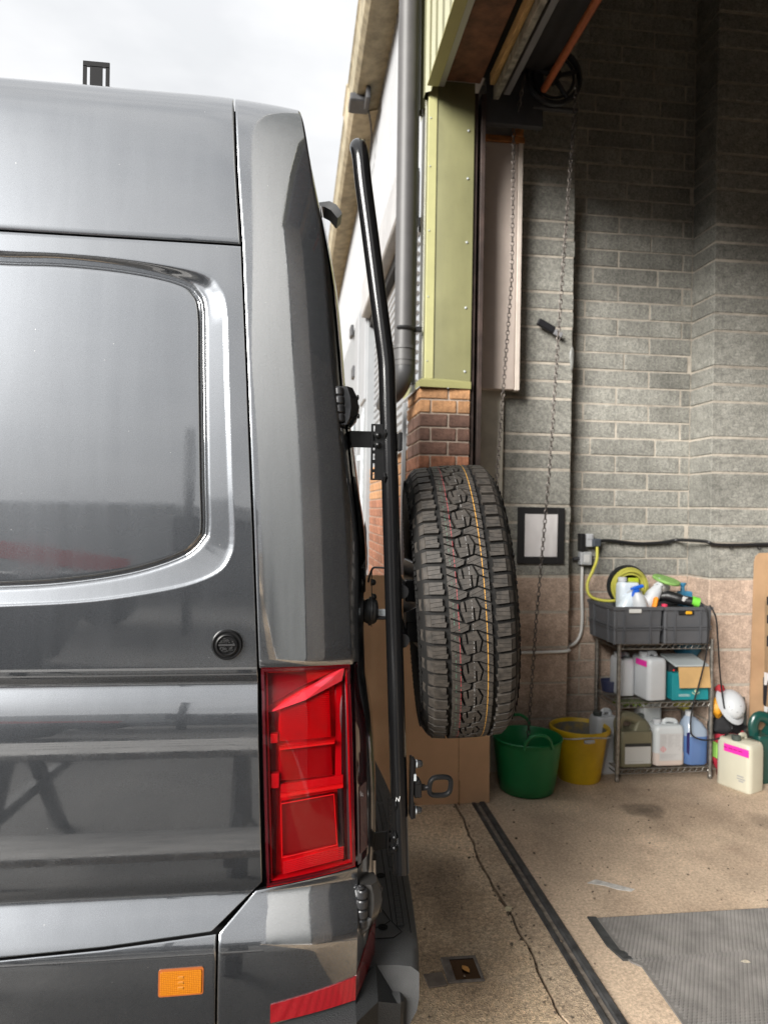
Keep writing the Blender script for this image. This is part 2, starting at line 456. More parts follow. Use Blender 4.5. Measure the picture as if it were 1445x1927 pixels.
def stack(xa, xb, yf, ph=0, yb=None):
    z = 0.0
    seq = []
    zz = z0b
    while zz > .05: zz -= 2*CH; seq.append((max(zz, .003), zz+2*CH, m_pblock))
    zz = z0b; i = 0
    while zz < 5.1:
        h = (2, 1, 1)[(i+ph) % 3]; seq.append((zz, zz+h*CH, m_gblock)); zz += h*CH; i += 1
    for za, zb, mat in seq:
        e = random.uniform(-.004, .006)
        block(wall, 'block', mat, xa, xb+(e if xb < 2 else 0), yf-.003+random.uniform(-.002, .002), yb or yf+.06, za+J/2, zb-J/2, .006)
stack(1.285, 1.735, YP, 0, YW+.04)
stack(2.612, 3.05, YR, 0, YW+.04)
stack(3.06, 3.5, YR, 0)
b = MB(); b.box(1.0, 1.275, YP-.05, YP+.3, 0, 5.2, .004)
b.build('pale_return', m_pale, wall)
# rest of the garage shell (out of frame, shades the room)
gs = thing('garage_shell', 'dark roof and back walls closing the garage interior', 'building', (5, 0, 0))
m_shell = M('shell', (.72, .71, .70), .9, amt=.2, scale=2)
m_roof = M('roof_sheet', (.36, .37, .38), .8, amt=.2, scale=2)
MB().box(1.0, 9.2, -6.4, 4.9, 5.3, 5.4).build('roof', m_roof, gs)
b = MB(); b.box(9.0, 9.2, -6.4, 4.7, 0, 5.3); b.box(1.0, 9.0, -6.4, -6.2, 0, 5.3); b.build('wall', m_shell, gs)

# ---------------------------------------------------------------- garage front: cladding, jamb, brick pier, door gear
gf = thing('garage_building', 'olive green clad garage front with brick pier beside the open doorway', 'building', (.66, 3.7, 0))
XF = .66
# corrugated cladding above the opening and on towards the camera
def ribbed(xf, ya, yb, pitch=.17, d=.028):
    pts = []; y = ya
    while y < yb:
        for t, h in ((0, 0), (.38, 0), (.5, d), (.86, d), (.98, 0)):
            if y+t*pitch <= yb: pts.append((xf-h, y+t*pitch))
        y += pitch
    pts.append((xf, yb)); return pts
m_gclad = M('grey_cladding', (.17, .18, .18), .5, amt=.12, scale=2)
MB().box(.672, .69, -14, 2.4, 3.9, 7.0).build('plain_cladding', m_gclad, gf)
P = ribbed(.668, 2.4, 3.99)
b = MB(); b.loft([[(x, y, z) for x, y in P] for z in (3.90, 7.0)], False, False, closed=False)
b.build('cladding', m_olive, gf, smooth=0)
MB().box(.668, .689, -14, -0.9, 0.1, 3.9).build('plain_cladding', m_gclad, gf)
MB().box(.69, 1.0, -14, -0.9, 0, 5.4).build('side_wall', m_shell, gf)
MB().box(.69, 1.0, -14, 3.99, 4.06, 7.2).build('head_wall', m_shell, gf)
MB().box(.636, .70, -0.9, 3.60, 3.893, 3.902, .002).build('drip_trim', m_olive_l, gf)
MB().box(.70, .75, -0.9, 3.69, 3.95, 3.99, .002).build('soffit_strip', M('pale_steel', (.42, .42, .43), .4, .3), gf)
MB().box(.752, .955, -0.9, 3.69, 3.985, 4.02, .002).build('soffit_board', m_steelrust, gf)
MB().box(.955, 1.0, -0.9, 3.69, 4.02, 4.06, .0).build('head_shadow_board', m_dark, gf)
# jamb: folded sheet, wide reveal plus narrow outer face with a fold line
b = MB()
prof = [(.93, 3.86), (.93, 3.702), (.928, 3.70), (.690, 3.70), (.678, 3.704), (.668, 3.715), (.664, 3.73), (.664, 3.76), (.676, 3.765), (.676, 3.795), (.664, 3.80), (.664, 3.90), (.70, 3.90)]
b.loft([[(x, y, z) for x, y in prof] for z in (2.305, 3.99)], False, False, closed=False)
jm = b.build('jamb_panel', m_olive, gf, smooth=25)
b = MB(); b.box(.663, .714, 3.6915, 3.699, 2.31, 3.985, .003); b.build('sky_lit_edge', M('olive_sky_lit', (.36, .35, .17), .45, amt=.06, scale=6), gf)  # skylight on the outward fold, painted in as a paler olive strip
for z in (2.36, 2.72, 3.09, 3.45, 3.72):
    MB().lathe([(.007, 0), (.007, -.004), (.004, -.007)], (.895, 3.70, z), 10, (0, 1, 0), cap1=True).build('rivet', m_galv, gf)
    MB().lathe([(.004, 0), (.004, -.003), (.002, -.005)], (.676, 3.691, z+.05), 8, (0, 1, 0), cap1=True).build('rivet', m_galv, gf)
# flashing sill over the pier
b = MB()
b.loft([[(.93, 3.69, 2.262), (.63, 3.665, 2.262), (.615, 4.16, 2.262)], [(.93, 3.69, 2.30), (.63, 3.665, 2.30), (.615, 4.16, 2.30)], [(.93, 3.72, 2.312), (.68, 3.715, 2.325), (.68, 4.16, 2.325)]], False, False, closed=False)
b.build('flashing', m_olive_l, gf, smooth=0)
# brick pier
MB().box(.648, .926, 3.708, 4.145, 0, 2.262).build('pier_core', m_brmort, gf)
zb = 0.0; r = 0
while zb < 2.25:
    mat = m_brick_o if zb > 2.09 else (m_brick_d if zb > 1.82 else m_brick_r)
    if zb < 1.2 and r % 5 == 0: mat = m_brick_d
    za, zc = zb+.005, zb+.0735
    if r % 2:
        L = [(.64, .70), (.71, .85), (.86, .93)]; S = [(3.70, 3.80), (3.81, 4.02), (4.03, 4.15)]
    else:
        L = [(.64, .80), (.81, .93)]; S = [(3.70, 3.91), (3.92, 4.13)]
    for i, (xa, xb) in enumerate(L): block(gf, 'brick', mat, xa, xb, 3.70, 3.76, za, zc, .004)
    for i, (ya, yb) in enumerate(S):
        block(gf, 'brick', mat, .640, .70, ya+(.062 if i == 0 else 0), yb, za, zc, .004)
    zb += .0785; r += 1
# roller guide channel and timber strip between jamb and room
b = MB(); b.box(.935, .955, 3.72, 3.90, 0, 3.95, .002); b.box(.975, 1.0, 3.72, 3.92, 0, 3.95, .002)
b.build('guide_channel', M('guide_brown', (.035, .022, .018), .55, amt=.5, scale=8), gf)
b = MB(); b.box(.955, .975, 3.80, 3.92, 0, 3.93); b.build('guide_timber', M('rusty_timber', (.30, .17, .07), .8, col2=(.03, .018, .012), scale=7, stretch=(4, 4, 1.2)), gf)
gf.location += Vector((.045, .23, .05))
# door gear overhead: edge of the rolled door, rails, roller
dg = thing('door_gear', 'overhead roller door rails and dark roller above the doorway', 'door gear', (1.05, 3, 4.0))
b = MB(); b.box(1.0, 1.028, -0.9, 3.78, 3.985, 4.05, .003); b.build('timber_edge', m_wood, dg)
b = MB(); b.box(1.03, 1.062, -0.9, 3.82, 3.93, 4.03, .003); b.build('steel_angle', M('old_steel', (.2, .19, .17), .6, .2, amt=.5, scale=18), dg)
b = MB(); b.box(1.10, 1.138, -0.9, 3.86, 3.985, 4.02, .003); b.build('grey_rail', M('grey_rail', (.20, .20, .22), .5, .2, amt=.1), dg)
b = MB(); b.tube([(1.28, -0.9, 4.36), (1.28, 3.95, 4.36)], .20, 24); b.build('roller', M('roller_dark', (.035, .033, .036), .6, amt=.3, scale=5), dg)
b = MB(); b.box(1.075, 1.10, -0.9, 3.7, 4.03, 4.3); b.build('rolled_curtain', M('curtain_dark', (.02, .02, .026), .6), dg)
b = MB(); b.tube([(1.345, -0.9, 4.05), (1.345, 3.88, 4.05)], .021, 12)
b.build('orange_shaft', M('orange_shaft', (.42, .12, .045), .55, amt=.25, scale=9), dg)
b = MB(); b.box(1.02, 1.36, 3.93, 3.97, 3.86, 4.35, .004); b.build('end_plate', m_dgrey, dg)
b = MB(); b.box(1.30, 1.57, 3.92, 3.95, 3.965, 3.985, .003); b.build('bracket', m_dgrey, dg)
# chain wheel
cw = MB(); CW = Vector((1.41, 3.90, 4.14)); RW = .155
cw.tube([CW+Vector((cos(t)*RW, 0, sin(t)*RW)) for t in [2*pi*i/32 for i in range(32)]], .018, 8, ring=True)
cw.tube([CW+Vector((cos(t)*(RW-.035), 0, sin(t)*(RW-.035))) for t in [2*pi*i/32 for i in range(32)]], .009, 6, ring=True)
for i in range(5):
    t = 2*pi*i/5+.3; cw.tube([CW, CW+Vector((cos(t)*RW, 0, sin(t)*RW))], .013, 6)
cw.lathe([(.0, -.03), (.035, -.03), (.035, .03), (0, .03)], CW, 14, (0, 1, 0))
cw.build('chain_wheel', m_black, dg)
dg.location += Vector((.035, .06, .0))
# hand chains
m_chain = M('chain_steel', (.11, .095, .085), .5, .6, amt=.4, scale=30)
def chain(name, pts, label, pitch=.0265):
    b = MB(); pts = [Vector(p) for p in pts]; i = 0; acc = []
    for p, q in zip(pts, pts[1:]):
        n = max(1, round((q-p).length/pitch))
        for k in range(n): acc.append((p.lerp(q, (k+.5)/n), (q-p).normalized()))
    for p, t in acc:
        s = Vector((1, 0, 0)) if i % 2 else Vector((0, 1, 0))
        s = (s-t*s.dot(t)).normalized(); L = []
        for a in range(8):
            an = 2*pi*a/8; L.append(p+t*cos(an)*.0165+s*sin(an)*.0095)
        b.tube(L, .0032, 4, ring=True); i += 1
    return tag(b.build(name, m_chain), label, 'chain')
chain('hand_chain', [(1.555, 3.9, 4.1), (1.552, 3.9, 3.97), (1.50, 3.93, 2.9), (1.46, 3.96, 1.9), (1.40, 3.98, 1.0), (1.365, 3.99, .3), (1.355, 3.99, .2)],
      'long rusty chain hanging over the paper sign down into the green tub')
chain('hand_chain', [(1.255, 3.9, 4.1), (1.24, 4.05, 3.85), (1.245, 4.06, 3.0), (1.205, 4.06, 2.35), (1.15, 4.06, 1.4), (1.13, 4.06, .5)],
      'shorter chain hanging in front of the pinkish white door panel')
# pinkish white panel by the doorway
pp = thing('wall_panel', 'tall pinkish white board fixed beside the doorway, rusty at its top', 'panel', (1.22, 4.2, 2.36))
m_pp = M('pinkish_board', (.52, .44, .39), .7, amt=.06, scale=5)
MB().box(1.04, 1.312, 4.19, 4.25, 2.365, 3.86, .004).build('board', m_pp, pp)
MB().box(1.314, 1.344, 4.185, 4.25, 2.36, 3.92, .004).build('edge_strip', M('pale_edge', (.68, .60, .53), .7, amt=.08, scale=9), pp)
MB().box(1.04, 1.312, 4.195, 4.25, 3.90, 4.2, .004).build('grey_board', M('grey_board', (.26, .26, .27), .7, amt=.1), pp)
MB().box(1.05, 1.35, 4.18, 4.25, 3.862, 3.9, .004).build('rusty_strip', m_rust, pp)
MB().box(1.27, 1.34, 4.176, 4.184, 3.9, 4.06, .002).build('rusty_plate', m_rust, pp)

# ---------------------------------------------------------------- neighbouring white building beyond the pier
nb = thing('white_building', 'white ribbed warehouse with beige gutter beyond the brick pier', 'building', (.66, 7, 0))
P = ribbed(.705, 4.0, 16, .11, .032)
b = MB(); b.loft([[(x, y, z) for x, y in P] for z in (3.66, 6.2)], False, False, closed=False)
b.build('upper_cladding', m_white, nb, smooth=0)
b = MB(); b.box(.56, .70, 4.05, 6.4, 3.36, 3.655, .01); b.build('grey_fascia', M('fascia_grey', (.33, .33, .335), .6, amt=.12, scale=5), nb)
b = MB(); b.box(.64, .72, 4.05, 6.4, 3.28, 3.36); b.build('dark_gap', m_dark, nb)
b = MB()
z = 1.93
sl_pts = []
while z < 3.28: sl_pts += [(.705, z), (.690, z+.012), (.690, z+.045), (.705, z+.055)]; z += .06
b.loft([[(x, y, z) for x, z in sl_pts] for y in (4.02, 6.4)], False, False, closed=False)
b.build('slatted_shutter', m_white, nb, smooth=0)
b = MB(); b.box(.62, .8, 6.4, 16, 0, 3.655, .01); b.build('plain_wall', m_wgrey, nb)
b = MB(); b.box(.60, .655, 6.42, 6.9, 2.6, 3.4, .01); b.box(.6, .64, 7.2, 7.6, 1.9, 3.62, .01); b.build('white_boards', m_white, nb)
for y_, z_ in ((7.55, 3.02), (7.9, 3.56)): MB().box(.575, .61, y_, y_+.2, z_, z_+.13, .01).build('wall_fitting', m_dgrey, nb)
b = MB()
gp = [(.74, 5.46), (.72, 5.30), (.56, 5.25), (.46, 5.25), (.425, 5.29), (.405, 5.44), (.39, 5.46), (.395, 5.47), (.42, 5.46)]
b.loft([[(x, y, z) for x, z in gp] for y in lin(2.5, 16, 12)], True, True)
gt = b.build('gutter', m_beige, nb, smooth=20)
b = MB(); b.loft([[(.51+(x-.51)*1.1, y, 5.36+(z-5.36)*1.14) for x, z in gp] for y in (6.3, 6.34, 6.78, 6.82)], True, True)
b.build('gutter_collar', M('beige_light', (.37, .325, .235), .8, amt=.2, scale=9), nb, smooth=20)
b = MB(); b.box(.40, .58, 6.05, 6.28, 5.20, 5.27, .01); b.box(.53, .57, 5.9, 6.1, 5.14, 5.25, .008); b.build('floodlight', m_dgrey, nb)
b = MB(); b.tube(catmull([(.58, 6.2, 5.2), (.62, 6.3, 5.05), (.63, 6.5, 4.92), (.62, 6.75, 4.95), (.6, 6.85, 5.1), (.6, 6.8, 5.25)], 5), .008, 6)
b.build('cable', m_black, nb)
# brick plinth of the white building
MB().box(.672, .9, 4.16, 6.4, 0, 1.93).build('plinth_core', m_brmort, nb)
zb = .0; r = 0
while zb < 1.9:
    y = 4.155-(.1125 if r % 2 else 0)
    while y < 6.38:
        ya, yb = max(y, 4.155), min(y+.215, 6.39)
        if yb-ya > .03 and zb > .75:
            block(nb, 'brick', m_brick_o if (1.62 < zb < 1.9) else m_brick_r, .664, .70, ya, yb, zb+.005, zb+.07, .004)
        y += .225
    zb += .075; r += 1
b = MB(); b.box(.635, .66, 4.18, 4.215, 1.0, 2.24, .003); b.box(.635, .655, 4.215, 4.9, 1.93, 1.965, .003); b.box(.63, .655, 4.9, 4.94, .4, 1.99, .003)
b.build('white_frame', m_wgrey, nb)
# downpipe at the corner
dp = thing('downpipe', 'grey plastic downpipe with black elbow at the white building corner', 'pipe', (.56, 3.76, 2.4))
b = MB(); b.tube([(.566, 3.77, 2.50), (.562, 3.77, 5.3)], .056, 20); b.build('pipe', m_gpipe, dp)
b = MB(); b.tube([(.566, 3.77, 2.39), (.566, 3.77, 2.50)], .060, 20); b.tube([(.566, 3.77, 2.485), (.566, 3.77, 2.505)], .066, 20); b.tube([(.566, 3.77, 2.42), (.566, 3.77, 2.43)], .064, 20)
b.build('collar', m_gpipe, dp)
b = MB(); b.tube(catmull([(.566, 3.77, 2.40), (.563, 3.78, 2.33), (.54, 3.86, 2.27), (.51, 3.98, 2.24), (.50, 4.05, 2.2)], 5), .058, 18); b.build('elbow', m_dpipe, dp)
b = MB(); b.tube([(.566+.06*cos(t), 3.77+.06*sin(t), 2.60) for t in lin(-2.4, 1.9, 14)], .011, 6); b.box(.60, .665, 3.74, 3.77, 2.585, 2.615, .004); b.build('pipe_clip', m_black, dp)
b = MB(); b.box(.625, .645, 3.83, 3.87, 2.3, 5.2, .003); b.build('white_strip', m_white, dp)
nb.location += Vector((.03, .25, .06)); dp.location += Vector((.035, .23, .05))
# palisade fence
pf = thing('palisade_fence', 'galvanised steel palisade fence across the gap behind the van', 'fence', (.3, 6.9, 0))
for i in range(5):
    xc = .655-i*.115
    pr = [(xc-.03, 6.9), (xc-.012, 6.88), (xc+.012, 6.88), (xc+.03, 6.9)]
    b = MB(); b.loft([[(x, y, z) for x, y in pr] for z in (0.1, 2.45, 2.52)]+[[(xc+(x-xc)*.35, y+.02, 2.62) for x, y in pr]], False, False, closed=False)
    b.build('pale', m_galv, pf, smooth=0)
b = MB(); b.box(-.3, .68, 6.91, 6.95, 2.1, 2.15); b.box(-.3, .68, 6.91, 6.95, .5, .55); b.build('rail', m_galv, pf)

# ---------------------------------------------------------------- stand-in yard behind the camera (seen only mirrored in the paint)
wh = thing('far_warehouse', 'low grey warehouse across the yard, mirrored in the van side', 'building', (-6, -15, 0))
MB().box(-40, .3, -17, -15, 0, 2.2).build('wall', M('far_wall', (.12, .12, .125), .7, amt=.3, scale=.6), wh)
MB().box(-40, .5, -17.2, -14.9, 2.2, 2.65, .05).build('parapet', M('far_parapet', (.42, .42, .43), .6), wh)
pk = thing('parked_lorry', 'pale parked lorry with a red stripe across the yard, mirrored in the van', 'lorry', (-4.5, -9, 0))
MB().box(-6.8, -1.9, -10.4, -8.6, .9, 2.3, .06).build('body', M('lorry_pale', (.34, .35, .36), .5), pk)
MB().box(-6.0, -2.6, -8.6, -8.57, 1.2, 1.5, .01, xf=rot_about((-4.3, -8.6, 1.3), .16, 'Y')).build('stripe', M('lorry_red', (.42, .03, .03), .4), pk)
MB().box(-9.2, -6.9, -10.3, -8.7, .7, 2.1, .25).build('cab', M('lorry_cab', (.05, .05, .055), .3, coat=1), pk)
for x in (-8.4, -5.6, -3.0): MB().lathe([(0, -.14), (.45, -.14), (.5, -.08), (.5, .08), (.45, .14), (0, .14)], (x, -8.75, .5), 20, (0, 1, 0)).build('wheel', m_black, pk)
pl_ = thing('lamp_post', 'dark lamp post across the yard, mirrored in the van', 'lamp post', (-1.55, -7.5, 0))
MB().tube([(-1.55, -7.5, 0), (-1.55, -7.5, 3.6)], .07, 10).build('pole', m_dgrey, pl_)
MB().box(-1.75, -1.35, -7.7, -7.3, 1.3, 2.0, .03).build('box', m_dgrey, pl_)
sk_ = thing('stand_in_skip', 'dark stand-in skip added for its reflection in the van', 'skip', (-0.9, -4.6, 0))  # unseen dark shape, added for its reflection in the paint
MB().loft([[(-4.4, -5.2, .1), (-2.6, -5.2, .1), (-2.6, -4.0, .1), (-4.4, -4.0, .1)], [(-4.8, -5.4, 1.15), (-2.1, -5.4, 1.15), (-2.1, -3.8, 1.15), (-4.8, -3.8, 1.15)], [(-4.7, -5.3, 1.13), (-2.2, -5.3, 1.13), (-2.2, -3.9, 1.13), (-4.7, -3.9, 1.13)], [(-4.4, -5.2, .2), (-2.6, -5.2, .2), (-2.6, -4.0, .2), (-4.4, -4.0, .2)]]).build('body', M('skip_dark', (.03, .032, .04), .6), sk_, smooth=0)
pt = thing('picnic_table', 'wooden picnic table standing in the yard, mirrored in the van side', 'table', (-.5, .1, 0))
m_plank = M('weathered_plank', (.30, .29, .28), .6, amt=.3, scale=5, stretch=(1, 12, 12))
for i in range(4): MB().box(-1.4, -.02, -.32+i*.15, -.18+i*.15, .70, .735, .004).build('plank', m_plank, pt)
for y in (-.75, .66): MB().box(-1.4, -.02, y-.12, y+.12, .42, .455, .004).build('seat', m_plank, pt)
for x in (-1.15, -.2):
    b = MB(); b.tube([(x, -.62, 0), (x, -.14, .7)], .04, 6); b.tube([(x, .5, 0), (x, .05, .7)], .04, 6); b.box(x-.02, x+.02, -.85, .75, .36, .42)
    b.build('leg', m_dgrey, pt)

# ================================================================ VAN
def car_paint(name, col, rough):
    m = bpy.data.materials.new(name); m.use_nodes = True
    n, l = m.node_tree.nodes, m.node_tree.links; b = n['Principled BSDF']
    b.inputs['Metallic'].default_value = .9
    b.inputs['Coat Weight'].default_value = 1.0; b.inputs['Coat Roughness'].default_value = .03; b.inputs['Coat IOR'].default_value = 3.0
    t = n.new('ShaderNodeTexCoord')
    a = n.new('ShaderNodeTexNoise'); a.inputs['Scale'].default_value = 900; a.inputs['Detail'].default_value = 2
    l.new(t.outputs['Object'], a.inputs['Vector'])
    r = n.new('ShaderNodeValToRGB'); r.color_ramp.elements[0].position = .3; r.color_ramp.elements[1].position = .72
    r.color_ramp.elements[0].color = (*[c*.82 for c in col], 1); r.color_ramp.elements[1].color = (*[c*1.2 for c in col], 1)
    l.new(a.outputs['Fac'], r.inputs['Fac'])
    # faint dust and water marks, as roughness and a touch of pale film
    mp_ = n.new('ShaderNodeMapping'); mp_.inputs['Scale'].default_value = (9, 9, .8); l.new(t.outputs['Object'], mp_.inputs[0])
    d = n.new('ShaderNodeTexNoise'); d.inputs['Scale'].default_value = 3; d.inputs['Detail'].default_value = 5; l.new(mp_.outputs[0], d.inputs['Vector'])
    mr_ = n.new('ShaderNodeMapRange'); mr_.inputs[1].default_value = .35; mr_.inputs[2].default_value = .75
    mr_.inputs[3].default_value = rough-.012; mr_.inputs[4].default_value = rough+.018; l.new(d.outputs['Fac'], mr_.inputs[0])
    l.new(mr_.outputs[0], b.inputs['Roughness'])
    cr_ = n.new('ShaderNodeMapRange'); cr_.inputs[1].default_value = .38; cr_.inputs[2].default_value = .72; cr_.inputs[3].default_value = .018; cr_.inputs[4].default_value = .085; l.new(d.outputs['Fac'], cr_.inputs[0]); l.new(cr_.outputs[0], b.inputs['Coat Roughness'])
    v = n.new('ShaderNodeTexVoronoi'); v.inputs['Scale'].default_value = 55; v.feature = 'F1'; l.new(t.outputs['Object'], v.inputs['Vector'])
    lt = n.new('ShaderNodeMath'); lt.operation = 'LESS_THAN'; lt.inputs[1].default_value = .045; l.new(v.outputs['Distance'], lt.inputs[0])
    sc_ = n.new('ShaderNodeSeparateColor'); l.new(v.outputs['Color'], sc_.inputs[0])
    gtn = n.new('ShaderNodeMath'); gtn.operation = 'GREATER_THAN'; gtn.inputs[1].default_value = .93; l.new(sc_.outputs[0], gtn.inputs[0])
    mu = n.new('ShaderNodeMath'); mu.operation = 'MULTIPLY'; l.new(lt.outputs[0], mu.inputs[0]); l.new(gtn.outputs[0], mu.inputs[1])
    mx_ = n.new('ShaderNodeMix'); mx_.data_type = 'RGBA'; l.new(mu.outputs[0], mx_.inputs[0]); l.new(r.outputs['Color'], mx_.inputs[6]); mx_.inputs[7].default_value = (.45, .44, .42, 1)
    l.new(mx_.outputs[2], b.inputs['Base Color'])
    # orange peel
    o_ = n.new('ShaderNodeTexNoise'); o_.inputs['Scale'].default_value = 130; o_.inputs['Detail'].default_value = 1; l.new(t.outputs['Object'], o_.inputs['Vector'])
    bp = n.new('ShaderNodeBump'); bp.inputs['Strength'].default_value = .0012; bp.inputs['Distance'].default_value = .01
    l.new(o_.outputs['Fac'], bp.inputs['Height']); l.new(bp.outputs[0], b.inputs['Coat Normal'])
    return m
PAINT_C = (.098, .105, .116)
m_paint = car_paint('van_paint', PAINT_C, .33)
m_bumper = M('bumper_plastic', (.055, .056, .057), .6, spec=.3, amt=.18, scale=7, bump=.25, bscale=420)
m_bumper2 = M('bumper_groove', (.006, .006, .0065), .8, spec=.2)
m_gloss = M('gloss_black', (.006, .006, .007), .08, coat=.6)
m_glass = M('privacy_glass', (.01, .011, .012), .03, coat=1.0, spec=.8)
m_satin = M('satin_black', (.006, .006, .0065), .36, spec=.3)

TILT = [(.30, -7), (.5, -4), (.62, 1), (.655, 2), (.675, 12), (.69, 22), (.70, 25), (.74, 27), (.764, 26), (.772, 12), (.780, -14), (.788, -14), (.80, -6), (.83, -1.5), (.95, .3),
        (1.06, 1.0), (1.10, 2.0), (1.14, 5.5), (1.175, 12), (1.207, 18), (1.221, 19), (1.228, 4), (1.235, -24), (1.245, -20), (1.257, -7), (1.27, .6), (1.4, 1.0), (1.6, 1.6), (1.8, 2.6), (2.0, 3.6),
        (2.20, 5), (2.40, 6.5), (2.48, 8), (2.515, 11), (2.54, 17), (2.56, 27), (2.585, 47), (2.61, 64), (2.65, 75), (2.72, 82), (2.9, 85.5), (3.4, 88.5)]
_pq, _py, _pz = [], [], []
q = .25; yy = 0; zz = .25
while q < 3.45:
    _pq.append(q); _py.append(yy); _pz.append(zz)
    ph = radians(lerp_tab(TILT, q)); st = .0025
    if q < 2.5: yy += tan(ph)*st; zz += st
    else: yy += sin(ph)*st; zz += cos(ph)*st
    q += st
_ref = _py[int((1.6-.25)/.0025)]
_py = [y-_ref+1.60 for y in _py]
def prof_at(q):
    t = (q-.25)/.0025; i = max(0, min(len(_pq)-2, int(t))); f = t-i
    return _py[i]+(_py[i+1]-_py[i])*f, _pz[i]+(_pz[i+1]-_pz[i])*f
XE_T = [(.4, .150), (.649, .152), (.784, .155), (1.261, .139), (1.508, .125), (1.631, .116), (1.815, .100), (1.937, .084), (2.187, .062), (2.310, .045), (2.546, .007), (2.58, .0), (2.62, -.012), (2.7, -.03), (3.4, -.05)]
def sm(tab, x, h=.05): return (lerp_tab(tab, x-h)+lerp_tab(tab, x)*2+lerp_tab(tab, x+h))/4
def XE(q): return sm(XE_T, q)
def plan(dx):
    t = max(0, (dx+.24)/.24)
    return .030*t*t
# window pressing: two nested contours
CIN = [(-3, 2.16), (-1.6, 2.16), (-1.0, 2.156), (-.75, 2.152), (-.634, 2.149), (-.526, 2.152), (-.416, 2.148), (-.326, 2.138), (-.258, 2.122), (-.228, 2.100), (-.213, 2.060), (-.208, 1.919), (-.200, 1.684), (-.196, 1.578), (-.204, 1.549), (-.238, 1.515), (-.317, 1.484), (-.406, 1.464), (-.516, 1.450), (-.625, 1.444), (-.75, 1.44), (-1.0, 1.434), (-1.6, 1.43), (-3, 1.42)]
COUT = [(-3, 2.18), (-1.6, 2.178), (-1.0, 2.174), (-.75, 2.171), (-.63, 2.169), (-.523, 2.171), (-.413, 2.168), (-.302, 2.159), (-.205, 2.144), (-.174, 2.118), (-.158, 2.072), (-.150, 1.920), (-.138, 1.685), (-.131, 1.556), (-.140, 1.509), (-.167, 1.475), (-.235, 1.447), (-.347, 1.425), (-.458, 1.411), (-.620, 1.403), (-.75, 1.399), (-1.0, 1.393), (-1.6, 1.388), (-3, 1.375)]
CIN = [(p.x, p.y) for p in catmull([(a, c, 0) for a, c in CIN], 4)]
COUT = [(p.x, p.y) for p in catmull([(a, c, 0) for a, c in COUT], 4)]
# depth of the pressing on a 1 mm raster (distances to both contours), read back bilinearly
RX0, RX1, RZ0, RZ1, RS = -.80, -.10, 1.36, 2.22, .001
def _raster():
    xs = np.arange(RX0, RX1+RS/2, RS); zs = np.arange(RZ0, RZ1+RS/2, RS)
    X, Z = np.meshgrid(xs, zs, indexing='ij')
    def field(P):
        best = np.full(X.shape, 9.0); ins = np.zeros(X.shape, bool)
        for (ax, az), (bx, bz) in zip(P, P[1:]):
            if max(ax, bx) < RX0-.12: continue
            dx, dz = bx-ax, bz-az; L = dx*dx+dz*dz
            if L < 1e-14: continue
            t = np.clip(((X-ax)*dx+(Z-az)*dz)/L, 0, 1)
            best = np.minimum(best, (ax+t*dx-X)**2+(az+t*dz-Z)**2)
        for (ax, az), (bx, bz) in zip(P, P[1:]):
            if az != bz:
                hit = ((az > Z) != (bz > Z)) & (X < ax+(Z-az)*(bx-ax)/(bz-az)); ins ^= hit
        return np.sqrt(best), ins
    ss = lambda t: (lambda c: c*c*(3-2*c))(np.clip(t, 0, 1))
    do, io = field(COUT); di, ii = field(CIN)
    D = .011; top = ss((Z-2.02)/.10); bot = ss((1.58-Z)/.12)
    gr = (.0045+.006*top)*np.exp(-(di/.0055)**2)
    inner = D-.004*ss(di/.010)+gr
    t = do/(do+di+1e-9)
    low = D*(.12*ss(t/.1)+.88*t**.9); hi = D*ss(t/.75); side = D*(.22*ss(t/.2)+.62*t+.16*ss((t-.8)/.2))
    f = (low*bot+side*(1-bot))*(1-top)+hi*top+gr
    f = np.where(ii, inner, np.where(io, f, 0))
    for _ in range(2):
        f[1:-1, 1:-1] = (f[1:-1, 1:-1]*4+(f[:-2, 1:-1]+f[2:, 1:-1]+f[1:-1, :-2]+f[1:-1, 2:])*2+f[:-2, :-2]+f[2:, 2:]+f[:-2, 2:]+f[2:, :-2])/16
    return f
_RA = _raster()
def press(x, z):
    if z > 2.215 or z < 1.365 or x > -.105: return 0
    a = (max(x, RX0)-RX0)/RS; c = (z-RZ0)/RS; i, j = int(a), int(c)
    if i >= _RA.shape[0]-1 or j >= _RA.shape[1]-1: return 0
    u, v = a-i, c-j
    return float((_RA[i, j]*(1-u)+_RA[i+1, j]*u)*(1-v)+(_RA[i, j+1]*(1-u)+_RA[i+1, j+1]*u)*v)
def sstep(t): t = max(0, min(1, t)); return t*t*(3-2*t)
def S(x, q, d=0):
    y, z = prof_at(q)
    dx = x-XE(q)
    pl = plan(min(dx, 0))
    if dx > 0: pl = .030+dx*2.36
    return (x, y+pl+press(x, z)+d, z)
SEAM_T = [(.3, -.150), (.705, -.150), (.794, -.057), (1.26, -.074), (1.568, -.090), (1.925, -.110), (2.212, -.127), (2.39, -.142), (2.546, -.152), (2.6, -.156), (3.4, -.20)]
def seam(q): return lerp_tab(SEAM_T, q)
def seamH(x): return 2.214
def sill(x): return lerp_tab([(-1.5, .655), (-.595, .682), (-.383, .690), (-.154, .706), (-.056, .792), (.2, .80)], x)
van = thing('van', 'dark grey metallic panel van seen along its rear corner with red tail light', 'van', (-1.0, 2.5, 0))

